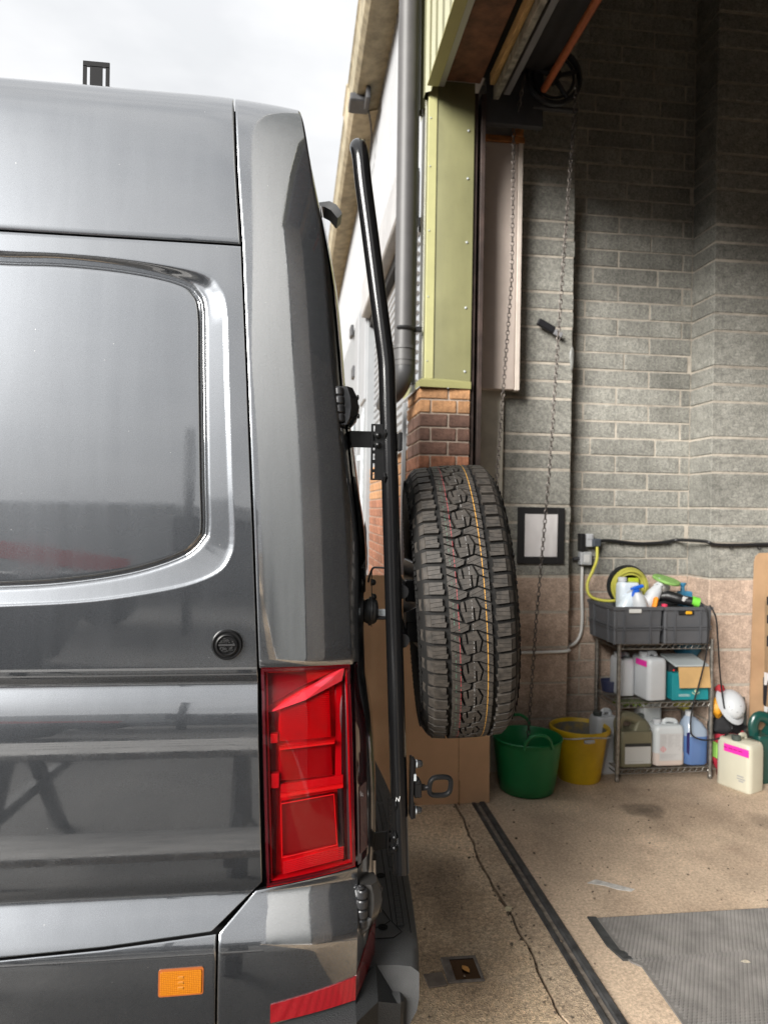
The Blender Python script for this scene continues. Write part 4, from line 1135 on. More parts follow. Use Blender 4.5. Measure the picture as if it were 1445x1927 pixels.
dome((.196, PY-.014, 1.800), (0, -1, 0)); dome((.196, PY-.014, 1.777), (0, -1, 0))
dome((.252, PY-.014, .826), (0, -1, 0)); dome((.252, PY-.014, .800), (0, -1, 0))
b = MB(); b.box(.108, .205, PY-.004, PY+.0, 1.771, 1.811, .001); b.box(.104, .109, PY-.03, PY+.03, 1.74, 1.82, .001); b.build('upper_arm', m_pc, car)
b = MB(); xf = rot_about((.18, PY, .806), -.10, 'Y')
b.box(.172, .262, PY-.004, PY, .786, .830, .001, xf=xf); b.box(.170, .176, PY-.05, PY+.01, .778, .838, .001); b.box(.180, .21, PY-.004, PY+.03, .764, .782, .001); b.build('lower_arm', m_pc, car)
b = MB()
for z in (1.805, 1.70): b.tube([(.212, PY-.020, z-.012), (.213, PY-.022, z), (.212, PY-.02, z+.01)], [.002, .005, .002], 6)
for z in (.905, .83): b.tube([(.252, PY-.020, z-.012), (.253, PY-.022, z), (.252, PY-.02, z+.01)], [.002, .004, .002], 6)
b.build('weld', m_pc, car)
# small white mark on the tube above the lower bracket
b = MB(); zc = .918; xm = pxz(zc)-.006; yk = PY-.0211
for (xa, za, xb, zb_) in ((-.005, -.006, -.003, .006), (-.003, .006, .003, -.004), (.003, -.004, .005, .008)):
    b.box(-.0006, .0006, -.0005, .0002, -.0066, .0066, xf=Matrix.Translation((xm+(xa+xb)/2, yk, zc+(za+zb_)/2)) @ Matrix.Rotation(atan2(xb-xa, zb_-za), 4, 'Y'))
b.build('white_mark', M('white_print', (.8, .8, .8), .5), car)
# crossbars towards the far side, plate behind the wheel, arms with gussets
b = MB()
b.tube([(.262, PY, 1.42), (.33, 2.4, 1.42)], .018, 12); b.tube([(.266, PY, 1.30), (.335, 2.4, 1.30)], .018, 12); b.build('crossbar', m_pc, car)
b = MB(); b.box(.285, .35, 1.80, 1.835, 1.385, 1.44, .003); b.box(.288, .355, 1.80, 1.835, 1.28, 1.335, .003); b.box(.34, .355, 1.78, 2.2, 1.24, 1.47, .003)
b.loft([[(.285, 1.79, 1.335), (.285, 1.79, 1.36), (.345, 1.79, 1.385), (.345, 1.79, 1.335)], [(.285, 1.80, 1.335), (.285, 1.80, 1.36), (.345, 1.80, 1.385), (.345, 1.80, 1.335)]]); b.build('wheel_arm', m_pc, car)
# left side: wire stay, bump rubbers, rubber disc on its bracket
b = MB(); b.tube(catmull([(.25, PY+.02, 1.475), (.205, PY+.03, 1.477), (.193, PY+.03, 1.474), (.186, PY+.03, 1.455), (.183, PY+.03, 1.44)], 4), .0028, 6); b.tube([(.1915, PY+.03, 1.475), (.1925, PY+.03, 1.33)], .0012, 5); b.build('wire_stay', m_black, car)
dome((.190, PY+.03, 1.440), (1, 0, 0), .0085, 'bump_rubber'); dome((.192, PY+.03, 1.404), (1, 0, 0), .0085, 'bump_rubber')
b = MB(); b.lathe([(0, -.019), (.020, -.019), (.026, -.016), (.030, -.010), (.0315, -.004), (.036, -.003), (.036, .001), (.032, .003), (.031, .010), (.027, .015), (.021, .0175), (0, .0175)], (.190, PY+.035, 1.368), 30, (1, 0, -.04)); b.build('rubber_stop', M('rubber', (.013, .013, .0135), .5, coat=.1), car, smooth=25)
b = MB(); b.box(.205, .26, PY+.03, PY+.045, 1.355, 1.372, .002); b.build('stop_bracket', m_galv, car)
b = MB(); b.box(.205, .26, PY+.028, PY+.047, 1.347, 1.354, .002); b.build('stop_plate', m_black, car)
b = MB(); b.box(.248, .2565, PY-.015, PY+.02, 1.765, 1.81, .002); b.build('side_tab', m_pc, car)
# latch on the right of the tube with its pull handle
b = MB(); b.box(.291, .297, PY-.02, PY+.02, .868, 1.012, .001); b.box(.297, .303, PY-.016, PY+.016, .868, .900, .001); b.box(.296, .302, PY-.016, PY+.016, .955, 1.01, .001); b.build('latch_plate', m_pc, car)
b = MB(); b.box(.297, .303, PY-.022, PY-.012, .962, .978, .001); b.build('latch_spacer', m_galv, car)
b = MB(); b.box(.300, .318, PY-.016, PY+.016, .918, .955, .002); b.box(.302, .315, PY-.018, PY+.012, .950, .962, .003); b.box(.316, .330, PY-.008, PY+.008, .932, .944, .002); b.build('latch_body', m_pc, car)
for z in (.998, .884):
    b = MB(); b.lathe([(.0105, 0), (.0105, .003)], (.303, PY-.004, z), 16, (1, 0, 0), cap0=True, cap1=True); b.build('washer', m_galv, car)
    b = MB(); b.lathe([(.009, .003), (.009, .010), (.0075, .015), (.004, .018), (0, .0185)], (.303, PY-.004, z), 16, (1, 0, 0)); b.build('cap_nut', M('cap_black', (.02, .02, .021), .25, coat=.5), car)
b = MB(); hc = Vector((.365, PY-.006, .942)); L = []
for i in range(40):
    t = 2*pi*i/40; cs, sn = cos(t), sin(t); e = (abs(cs)**3.2+abs(sn)**3.2)**(-1/3.2)
    L.append(hc+Vector((cs*e*.0265+sn*e*.002, 0, sn*e*.0225)))
b.tube(L, .0062, 10, ring=True, flat=(1, 1.25)); b.tube([(.328, PY-.004, .938), (.342, PY-.005, .940)], [.006, .0075], 10)
ph_ = b.build('pull_handle', m_pc, car, smooth=40)
b = MB()
for i in range(0, 40):
    p = L[i]; d = (p-hc).normalized()
    for o_ in (-.003, .003): b.box(-.0009, .0009, -.0006, .0006, -.0009, .0009, xf=Matrix.Translation(p+d*o_+Vector((0, -.0072, 0))))
b.build('handle_grip', m_pc, ph_, smooth=0)

# ================================================================ SPARE WHEEL
WC = Vector((.461, 2.02, 1.366))
AX = Vector((.985, -.115, .074)).normalized()
E1 = (Vector((0, -1, 0))-AX*(-AX.y)).normalized()        # towards the viewer
E2 = AX.cross(E1).normalized()
if E2.z < 0: E2 = -E2
sw = thing('spare_wheel', 'all-terrain spare tyre hanging on the carrier behind the van', 'wheel', WC)
RT = .3865
def TY(th_, bb, r): return WC+AX*bb+(E1*cos(th_)+E2*sin(th_))*r
def crown(bb): return -.0045*(bb/.1)**2-.010*max(0, (abs(bb)-.088)/.02)**2
m_tyre = bpy.data.materials.new('tyre_rubber'); m_tyre.use_nodes = True
n, l = m_tyre.node_tree.nodes, m_tyre.node_tree.links; pb = n['Principled BSDF']
pb.inputs['Roughness'].default_value = .62; pb.inputs['Specular IOR Level'].default_value = .45
uvn = n.new('ShaderNodeAttribute'); uvn.attribute_name = 'across'
tcn = n.new('ShaderNodeTexCoord')
base = n.new('ShaderNodeTexNoise'); base.inputs['Scale'].default_value = 70; base.inputs['Detail'].default_value = 4; l.new(tcn.outputs['Object'], base.inputs['Vector'])
br = n.new('ShaderNodeValToRGB'); br.color_ramp.elements[0].position = .3; br.color_ramp.elements[1].position = .75
br.color_ramp.elements[0].color = (.019, .0165, .014, 1); br.color_ramp.elements[1].color = (.050, .042, .035, 1); l.new(base.outputs['Fac'], br.inputs[0])
dn = n.new('ShaderNodeTexNoise'); dn.inputs['Scale'].default_value = 160; l.new(tcn.outputs['Object'], dn.inputs['Vector'])
prev = br.outputs[0]
for pos, wd, colr, th_ in ((.037, .0007, (.60, .30, .04), .34), (-.029, .0005, (.36, .04, .05), .43), (-.040, .0004, (.07, .18, .12), .52), (.004, .00035, (.35, .35, .35), .54)):
    s1 = n.new('ShaderNodeMath'); s1.operation = 'SUBTRACT'; s1.inputs[1].default_value = pos; l.new(uvn.outputs['Fac'], s1.inputs[0])
    s2 = n.new('ShaderNodeMath'); s2.operation = 'ABSOLUTE'; l.new(s1.outputs[0], s2.inputs[0])
    s3 = n.new('ShaderNodeMath'); s3.operation = 'LESS_THAN'; s3.inputs[1].default_value = wd; l.new(s2.outputs[0], s3.inputs[0])
    s4 = n.new('ShaderNodeMath'); s4.operation = 'GREATER_THAN'; s4.inputs[1].default_value = th_; l.new(dn.outputs['Fac'], s4.inputs[0])
    s5 = n.new('ShaderNodeMath'); s5.operation = 'MULTIPLY'; l.new(s3.outputs[0], s5.inputs[0]); l.new(s4.outputs[0], s5.inputs[1])
    mm = n.new('ShaderNodeMix'); mm.data_type = 'RGBA'; l.new(s5.outputs[0], mm.inputs[0]); l.new(prev, mm.inputs[6]); mm.inputs[7].default_value = (*colr, 1); prev = mm.outputs[2]
l.new(prev, pb.inputs['Base Color'])
bpn = n.new('ShaderNodeBump'); bpn.inputs['Strength'].default_value = .25; bpn.inputs['Distance'].default_value = .002
l.new(base.outputs['Fac'], bpn.inputs['Height']); l.new(bpn.outputs[0], pb.inputs['Normal'])
m_carc = M('tyre_groove', (.007, .0066, .0062), .75, spec=.25, bump=.2, bscale=60)
# carcass
ty = MB(); NS = 124
prof = [(-.098, .214), (-.106, .222), (-.115, .25), (-.1225, .285), (-.1245, .31), (-.1225, .335), (-.117, .353), (-.109, .366), (-.100, .3725), (-.05, .3752), (0, .376), (.05, .3752), (.100, .3725), (.109, .366), (.117, .353), (.1225, .335), (.1245, .31), (.1225, .285), (.115, .25), (.106, .222), (.098, .214)]
ty.loft([[TY(2*pi*i/NS, bb, r) for bb, r in prof] for i in range(NS)], False, False, ring=True, closed=False)
tyre = ty.build('tyre', m_carc, sw, smooth=50)
# sidewall rings and lettering ribs
sr = MB()
for sgn in (-1, 1):
    for bb, r in ((.1235, .33), (.1205, .285), (.110, .238)):
        sr.tube([TY(2*pi*i/72, sgn*bb, r) for i in range(72)], .0016, 5, ring=True)
    for i in range(62):
        t0 = 2*pi*i/62
        for k_ in range(2):
            t1 = t0+.012+k_*.045
            sr.loft([[TY(t1, sgn*.1235, .330), TY(t1+.02, sgn*.1235, .330), TY(t1+.02, sgn*.121, .350-.008*k_), TY(t1, sgn*.121, .350-.008*k_)], [TY(t1, sgn*.1262, .330), TY(t1+.02, sgn*.1262, .330), TY(t1+.02, sgn*.1235, .350-.008*k_), TY(t1, sgn*.1235, .350-.008*k_)]])
sr.build('sidewall_ribs', m_carc, tyre, smooth=0)
# tread blocks, one pitch repeated around
NP = 31; PT = 2*pi/NP; PL = 2*pi*RT/NP
def clip(poly, nx, ny, d):
    out = []
    for i, (x, y) in enumerate(poly):
        x2, y2 = poly[(i+1) % len(poly)]
        a, c = nx*x+ny*y-d, nx*x2+ny*y2-d
        if a <= 0: out.append((x, y))
        if a*c < 0: t = a/(a-c); out.append((x+(x2-x)*t, y+(y2-y)*t))
    return out
def sipes(poly, n_, slope, gap=.0009):
    ys_ = [y+slope*x for x, y in poly]; lo, hi = min(ys_), max(ys_); out = []
    for i in range(n_+1):
        q = poly
        if i > 0: q = clip(q, -slope, -1, -(lo+(hi-lo)*i/(n_+1)+gap/2))
        if q and i < n_: q = clip(q, slope, 1, lo+(hi-lo)*(i+1)/(n_+1)-gap/2)
        if len(q) > 2: out.append(q)
    return out
mmv = lambda L: [(x*1.1/1000, y/1000) for x, y in L]
H2 = PL*500     # half pitch in mm
blocks = []
def shrink(pl, f): cx = sum(p[0] for p in pl)/len(pl); cy = sum(p[1] for p in pl)/len(pl); return [(cx+(x-cx)*f, cy+(y-cy)*f) for x, y in pl]
# centre block: tall hexagon with two staggered slots
for pl in ([(-20.8, 5.4), (-19, 20), (-14, 21.6), (-12.2, 5.4)], [(-8.0, 5.4), (-9.6, 22.9), (10.5, 29), (20, 5.4)],
           [(-21, 4.6), (-12.1, 4.6), (-11.2, -2.6), (-19.2, -2.6)], [(-7.6, -2.6), (-7.9, 4.6), (5.8, 4.6), (5.9, -2.6)], [(9.9, -2.6), (9.8, 4.6), (20.3, 4.6), (18.8, -2.6)],
           [(-19, -3.4), (5.9, -3.4), (6.2, -15), (-15.6, -17)], [(-15.3, -17.8), (6.2, -15.8), (6.4, -23.9), (-12, -29)], [(9.9, -3.4), (18.6, -3.4), (15, -21.5), (10.8, -22.7)]):
    blocks.append((mmv(pl), 0, 0))
# slanted link blocks between the hexagons
blocks.append((mmv([(-46, -17.5), (-19, -29), (-3, -33.5), (-5.5, -46), (-21.5, -53), (-46, -48)]), 3, -.42))
blocks.append((mmv([(1, -32), (14.5, -26), (20, -24), (46, -36), (46, -61), (13, -46.5), (-1.5, -46.5)]), 3, -.42))
# blocks left and right of the hexagons
blocks.append((mmv([(-46, 26), (-25.5, 16.5), (-25.5, 2), (-46, 11.5)]), 1, -.46))
blocks.append((mmv([(-46, 8), (-25, -1.8), (-18.8, -25.5), (-46, -14)]), 2, -.46))
blocks.append((mmv([(14.8, 28.5), (24.5, 6), (46, -4.5), (46, 13.5), (30, 20)]), 2, -.46))
blocks.append((mmv([(24.5, 2), (46, -8.5), (46, -32.5), (19.2, -20.5)]), 3, -.46))
tread = MB(); acr = []
def addblock(poly, t0, h=0.0, r0=.370):
    k0 = len(tread.v)
    tread.prism(poly, lambda x, y, hh: TY(t0+y/RT, x, (RT+crown(x)+h) if hh else r0+crown(x)), 0, 1, bottom=False)
    acr.extend([p[0] if abs(p[0]) < 2 else 0 for p in poly]*2)
for i in range(NP):
    t0 = 2*pi*i/NP+.06
    for poly, ns, sl in blocks:
        for q in sipes(shrink(poly, .94) if ns else poly, ns, sl): addblock(q, t0)
    for k_ in range(2):
        for sgn in (-1, 1):
            y0 = (-.0195 if k_ == 0 else .0195)+(.006 if sgn > 0 else -.003)
            hw = .0143 if k_ == 0 else .0149
            inn = .0600 if k_ == 0 else .0630
            jog = .004
            sx_ = sgn
            poly = [(sgn*inn, y0-hw), (sgn*(inn-.003), y0-hw*.2), (sgn*(inn+.002), y0-hw*.1), (sgn*(inn+.001), y0+hw), (sgn*.094, y0+hw+.002), (sgn*.094, y0-hw+.002)]
            for q in sipes(poly, 2, .08*sgn): addblock(q, t0)
            # shoulder: lug folding down the side
            lug = [(.0955, RT-.0075), (.104, RT-.014), (.113, RT-.030), (.121, RT-.050)] if k_ == 0 else [(.0955, RT-.0075), (.105, RT-.015), (.115, RT-.030), (.119, RT-.036)]
            ya, yb = t0+(y0-hw+.002)/RT, t0+(y0+hw+.002)/RT
            base_ = [(.094, RT+crown(.094))]+lug
            k0 = len(tread.v)
            tread.loft([[TY(tt_, sgn*bb, r) for bb, r in base_]+[TY(tt_, sgn*(base_[-1][0]-.008), base_[-1][1]), TY(tt_, sgn*.092, RT-.02)] for tt_ in (ya, yb)])
            acr.extend([.2]*(len(tread.v)-k0))
            # groove wall pieces in the shoulder channel
            if k_ == 0:
                addblock([(sgn*.0475, y0+.004), (sgn*.0505, y0+.004), (sgn*.0505, y0+.013), (sgn*.0475, y0+.013)], t0, -.005)
to = tread.build('tread', m_tyre, tyre, smooth=0, fixn=True)
at = to.data.attributes.new('across', 'FLOAT', 'POINT'); at.data.foreach_set('value', acr[:len(to.data.vertices)]+[0.2]*max(0, len(to.data.vertices)-len(acr)))
# moulding hairs
random.seed(11); hb = MB()
for i in range(420):
    t0 = random.uniform(0, 2*pi); bb = random.choice([random.uniform(-.125, -.098), random.uniform(.098, .122), random.uniform(-.125, -.11)])
    r = RT-.004-max(0, abs(bb)-.095)*1.8; p = TY(t0, bb, r)
    o = (TY(t0, bb, r+1)-p).normalized()*.6+AX*(1 if bb > 0 else -1)*.6+Vector((random.uniform(-.5, .5), random.uniform(-.5, .5), random.uniform(-.5, .5)))
    L_ = random.uniform(.004, .011); e = o.normalized().cross(Vector((.3, .5, .8))).normalized()*.0003
    hb.add([p-e, p+e, p+o*L_], [(0, 1, 2)])
hb.build('moulding_hairs', m_carc, tyre, smooth=0, kind='stuff')
# rim: barrel, disc with holes suggested by spokes, studs
rb = MB(); rb.lathe([(.214, -.095), (.205, -.09), (.198, -.06), (.19, 0), (.198, .06), (.205, .09), (.214, .095)], WC, 48, AX); rb.lathe([(.19, -.01), (.12, .035), (.085, .05), (0, .05)], WC, 48, AX)
rim = rb.build('rim', M('rim_black', (.02, .02, .021), .4, .3), sw, smooth=40)
rb = MB(); rb.lathe([(.06, .03), (.058, .075), (.05, .08), (0, .08)], WC, 24, AX)
for i in range(6):
    t = 2*pi*i/6; rb.lathe([(.009, .045), (.009, .065), (0, .07)], WC+(E1*cos(t)+E2*sin(t))*.085, 8, AX)
rb.build('hub_cap', m_satin, rim)

# ================================================================ THINGS IN AND BY THE GARAGE
m_card = M('cardboard', (.72, .45, .265), .85, amt=.07, scale=3, bump=.08, bscale=40)
m_card_e = M('cardboard_edge', (.42, .25, .13), .9)
cb = thing('cardboard_sheet', 'large brown cardboard sheet leaning against the brick pier', 'cardboard', (.7, 3.85, 0))
def cpt(x, z, d): return Vector((x, 3.885-.055*(1-z/1.26)+.012*(x-.7)+.010*sin(x*4+z*2)*z+d, z))
b = MB()
def csheet(xa, xb, dz=0):
    xs = lin(xa, xb, 12); zs = lin(.005, 1.262, 14); k0 = len(b.v)
    b.grid(lambda x, z: cpt(x, z, -.004), xs, zs); b.grid(lambda x, z: cpt(x, z, .002), xs, zs)
    for x in (xa, xb): b.loft([[cpt(x, z, -.004), cpt(x, z, .002)] for z in zs], False, False, closed=False)
    for z in (zs[0], zs[-1]): b.loft([[cpt(x, z, -.004), cpt(x, z, .002)] for x in xs], False, False, closed=False)
csheet(.24, .918); b.build('board', m_card, cb, smooth=30)
b = MB(); csheet(.921, 1.095); b.build('flap', m_card, cb, smooth=30)
b = MB(); b.box(.9165, .9185, 3.80, 3.822, .0, .14); b.build('slit', m_card_e, cb)

# mat
m_mat = M('mat_rubber', (.165, .155, .145), .85, amt=.2, scale=9)
mt = thing('floor_mat', 'grey ribbed rubber mat lying on the garage floor', 'mat', (1.6, 2.3, 0))
def m_edge(y): return 1.215+.0*y if y > 2.42 else 1.215+(.035*min(1, (2.42-y)/.03))-(.0 if y > 2.39 else .03*(2.39-y))
b = MB()
b.loft([[(m_edge(y), y, .004), (m_edge(y), y, .010), (2.6, y+.0, .010), (2.6, y, .004)] for y in lin(1.2, 2.69, 60)], True, True)
b.build('backing', m_mat, mt, smooth=0)
b = MB(); yr = 1.2
while yr < 2.682:
    x0 = m_edge(yr)+.012; row_i = int(round((yr-1.2)/.0135))
    n_ = int((2.6-x0)/.0165)
    for i in range(n_):
        xa = x0+(i+.5*(row_i % 2))*.0165
        o = len(b.v)
        b.v += [(xa+.001, yr+.0012, .010), (xa+.0148, yr+.0035, .010), (xa+.0148, yr+.0115, .010), (xa+.001, yr+.0092, .010), (xa+.0055, yr+.0052, .0165), (xa+.0105, yr+.0077, .0165)]
        b.f += [(o, o+1, o+5, o+4), (o+1, o+2, o+5), (o+2, o+3, o+4, o+5), (o+3, o, o+4)]; b.m += [0]*4
    yr += .0135
b.build('ribs', m_mat, mt, smooth=0, kind='stuff')
b = MB(); b.loft([[(1.182, 2.705, .003), (1.182, 2.705, .009), (1.217, 2.70, .009), (1.217, 2.70, .003)], [(1.178, 2.52, .003), (1.178, 2.52, .009), (1.225, 2.50, .009), (1.225, 2.50, .003)], [(1.20, 2.43, .003), (1.20, 2.43, .012), (1.236, 2.425, .012), (1.236, 2.425, .003)]])
b.build('torn_edge', M('mat_edge', (.045, .047, .047), .7, amt=.3, scale=30), mt, smooth=0)

# drain pit with leaf
m_frame = M('pit_frame', (.14, .12, .105), .8, amt=.3, scale=30)
dr = thing('drain_pit', 'small open square drain pit in the yard concrete with a leaf inside', 'drain', (.61, 2.445, 0))
b = MB(); b.box(.545, .675, 2.375, 2.386, 0, .007, .002); b.box(.545, .675, 2.502, 2.513, 0, .007, .002); b.box(.545, .575, 2.386, 2.502, 0, .007, .002); b.box(.664, .675, 2.386, 2.502, 0, .007, .002); b.build('frame', m_frame, dr)
b = MB(); b.box(.575, .664, 2.386, 2.502, .0005, .0025); b.build('water', M('pit_water', (.012, .007, .005), .08, coat=.5), dr)
def leaf(name, label, c, L_, col, ang, grp=None, rough=.7):
    b = MB(); a = ang
    pts = [(-.5, 0), (-.25, .2), (.05, .3), (.3, .2), (.5, 0), (.3, -.16), (.05, -.26), (-.25, -.2)]
    V = [(c[0]+L_*(x*cos(a)-y*sin(a)), c[1]+L_*(x*sin(a)+y*cos(a)), c[2]+L_*(.10*abs(y)*2+.06*x)) for x, y in pts]
    V += [(c[0]+L_*(x*cos(a)), c[1]+L_*x*sin(a), c[2]+.002) for x in (-.25, .05, .3)]
    b.add(V, [(0, 8, 1), (1, 8, 9, 2), (2, 9, 10, 3), (3, 10, 4), (4, 10, 5), (5, 10, 9, 6), (6, 9, 8, 7), (7, 8, 0)])
    o = b.build(name, M(name+'_mat', col, rough, amt=.3, scale=60), smooth=60)
    return tag(o, label, 'leaf')
leaf('leaf', 'orange-brown dead leaf lying in the drain pit', (.622, 2.44, .006), .042, (.55, .26, .06), 2.0)
leaf('leaf', 'pale dried leaf beside the crack in the concrete', (.885, 2.79, .006), .052, (.60, .52, .34), 1.1)
leaf('leaf', 'tiny pale leaf lying on the grey ribbed mat', (1.63, 2.36, .017), .035, (.50, .45, .36), -.4)
tg = MB(); tg.box(.47, .538, 2.36, 2.43, .001, .007, .002, xf=rot_about((.5, 2.4, 0), .1)); tag(tg.build('metal_plate', M('plate_dirty', (.14, .115, .095), .8, amt=.2, scale=30)), 'small flat dirty plate beside the drain pit', 'plate')
# white scuff and dark stains on the floor (flat marks), loose grit
fs = MB(); fs.prism([(1.29, 2.96), (1.34, 2.985), (1.42, 2.93), (1.475, 2.89), (1.45, 2.875), (1.40, 2.895), (1.36, 2.93)], lambda x, y, h: (x, y, h), .0025, .004)
fs.build('floor_scuff', M('scuff', (.55, .53, .50), .8, amt=.25, scale=30), kind='structure', smooth=0)
random.seed(5); b = MB()
for i in range(420):
    if i < 260: y = random.uniform(1.9, 4.2); x = jag(y)+random.gauss(0, .012)
    else: x, y = random.uniform(.3, 2.6), random.uniform(2.0, 4.0)
    if x > 1.17 and y < 2.72: continue
    s_ = random.uniform(.002, .0055)*(1 if i < 400 else 1.6); z = .006 if x > .86 else .002
    if i < 260 and abs(x-jag(y)) < .012: z = -.010
    b.box(-s_, s_, -s_*.7, s_*.7, 0, s_, s_*.4, xf=Matrix.Translation((x, y, z)) @ Matrix.Rotation(random.uniform(0, 3), 4, 'Z'))
b.build('loose_grit', M('grit', (.14, .11, .08), .9, rand=0, amt=.6, scale=40), kind='stuff', smooth=0)

# tub and bucket
tubm = M('green_tub', (.012, .20, .062), .38, amt=.06, scale=4)
tb_ = thing('flexible_tub', 'green flexible rubber tub with looped handles holding the chain', 'tub', (1.37, 4.02, 0))
c = Vector((1.365, 4.0, 0))
b = MB(); b.lathe([(0, .004), (.14, .002), (.155, .012), (.168, .08), (.182, .18), (.194, .28), (.198, .305), (.203, .312), (.199, .318), (.190, .308), (.176, .18), (.15, .02), (0, .016)], c, 44); b.build('body', tubm, tb_, smooth=50)
for ya, dz in ((-1, .0), (1, .0)):
    b = MB(); pts = []
    for t in lin(-1, 1, 15):
        a = t*.42+(-pi/2 if ya < 0 else pi/2)
        pts.append(c+Vector((cos(a)*.203, sin(a)*.203, .295+.085*(1-abs(t)**2.4)**.6 if abs(t) < 1 else .295)))
    b.tube(pts, .0095, 8); b.build('handle', tubm, tb_, smooth=60)
bk = thing('bucket', 'yellow plastic bucket smeared with dried cement inside', 'bucket', (1.75, 4.14, 0))
c = Vector((1.745, 4.15, 0)); by_m = M('yellow_plastic', (.62, .40, .010), .4, amt=.12, scale=6)
b = MB(); b.lathe([(0, .014), (.118, .014), (.12, .004), (.124, .004), (.128, .02), (.150, .18), (.165, .292), (.180, .294), (.183, .305), (.180, .318), (.170, .322), (.165, .316), (.158, .28)], c, 40); bb_ = b.build('body', by_m, bk, smooth=40)
b = MB(); b.lathe([(.1585, .30), (.150, .19), (.125, .03), (0, .025)], c, 40); b.build('lining', M('cement_smears', (.20, .19, .16), .85, col2=(.55, .36, .04), scale=9, ramp=(.30, .5)), bk, smooth=40)
b = MB(); b.tube([c+Vector((cos(t)*.186, sin(t)*.186, .292+.012*sin(t*3))) for t in lin(pi*1.0, pi*1.9, 18)], .004, 6); b.lathe([(.010, -.03), (.012, 0), (.010, .03)], c+Vector((-.02, -.195, .285)), 10, (1, .1, 0)); b.build('bail', m_galv, bk)

# wire shelf
m_chrome = M('shelf_steel', (.30, .285, .26), .38, .75, amt=.3, scale=40)
sh = thing('wire_shelf', 'three tier chrome wire shelving unit against the block wall', 'shelf', (2.25, 4.2, 0))
SX0, SX1, SY0, SY1 = 1.952, 2.552, 4.07, 4.385
for x in (SX0, SX1):
    for y in (SY0, SY1):
        b = MB(); b.tube([(x, y, .02), (x, y, .86)], .0125, 10)
        for i in range(32): b.tube([(x, y, .06+i*.0255), (x, y, .063+i*.0255)], .0137, 10)
        b.lathe([(.012, 0), (.015, .004), (.015, .02), (.012, .03)], (x, y, 0), 10, m=0); b.build('post', m_chrome, sh, smooth=40)
for z in (.075, .475, .830):
    b = MB()
    for y in (SY0, SY1):
        for dz in (0, .028): b.tube([(SX0, y, z-dz), (SX1, y, z-dz)], .0035, 6)
        n_ = 15; b.tube([(SX0+(SX1-SX0)*i/(2*n_), y, z-(.028 if i % 2 else 0)) for i in range(2*n_+1)], .0025, 5)
    for x in (SX0, SX1):
        for dz in (0, .028): b.tube([(x, SY0, z-dz), (x, SY1, z-dz)], .0035, 6)
    for i in range(30):
        x = SX0+(SX1-SX0)*(i+.5)/30; b.tube([(x, SY0, z+.003), (x, SY1, z+.003)], .002, 5)
    for i in (1, 2): y = SY0+(SY1-SY0)*i/3; b.tube([(SX0, y, z), (SX1, y, z)], .003, 5)
    b.build('shelf_deck', m_chrome, sh, smooth=40)
TOP = .836

# crates
m_crate = M('crate_grey', (.085, .088, .096), .5, amt=.08, scale=9)
def crate(x0, x1, y0, y1, z0, h, label):
    t = thing('crate', label, 'crate', ((x0+x1)/2, (y0+y1)/2, z0), 'grey crates on the wire shelf')
    b = MB(); tp_ = .010; wl_ = .004
    def ring(z, i, o_): return [(x0+i+o_, y0+i+o_, z), (x1-i-o_, y0+i+o_, z), (x1-i-o_, y1-i-o_, z), (x0+i+o_, y1-i-o_, z)]
    b.loft([ring(z0+.004, tp_, 0), ring(z0+h-.02, .002, 0), ring(z0+h-.02, -.006, 0), ring(z0+h, -.006, 0), ring(z0+h, .006, 0), ring(z0+.008, tp_, wl_)], True, True)
    o = b.build('body', m_crate, t, smooth=0)
    b = MB()
    for zf in (.40, .47): b.loft([[p for p in ring(z0+h*zf-.003, tp_*(1-zf)-.007, 0)], [p for p in ring(z0+h*zf+.003, tp_*(1-zf)-.007, 0)]], False, False); b.loft([ring(z0+h*zf+.003, tp_*(1-zf)-.007, 0), ring(z0+h*zf+.003, tp_*(1-zf)+.004, 0)], False, False)
    for f in (.22, .76):
        xr = x0+(x1-x0)*f; b.box(xr-.003, xr+.003, y0-.006, y0+.012, z0+.006, z0+h-.02)
        yr_ = y0+(y1-y0)*f; b.box(x0-.006, x0+.012, yr_-.003, yr_+.003, z0+.006, z0+h-.02)
    b.box(x0-.001, x0+.02, y0-.001, y0+.02, z0, z0+h-.02, .006)
    b.build('ribs', m_crate, t, smooth=0)
    return t
CR0 = crate(1.895, 2.196, 4.02, 4.40, TOP, .228, 'left grey crate of bottles and hose reel on the shelf top')
CR1 = crate(2.218, 2.522, 4.03, 4.41, TOP, .226, 'right grey crate of polishing tools on the shelf top')
MB().box(1.985, 2.062, 4.0125, 4.018, 1.028, 1.052, .001).build('label', M('label_pale', (.6, .6, .58), .6), CR0)
b = MB(); b.box(2.30, 2.40, 4.018, 4.024, 1.018, 1.042, .006); b.build('hand_hole', m_dark, CR1)
b = MB(); b.box(2.345, 2.385, 4.014, 4.018, 1.020, 1.038, .004); b.build('yellow_grip', M('yellow_bit', (.75, .38, .02), .4), CR1)

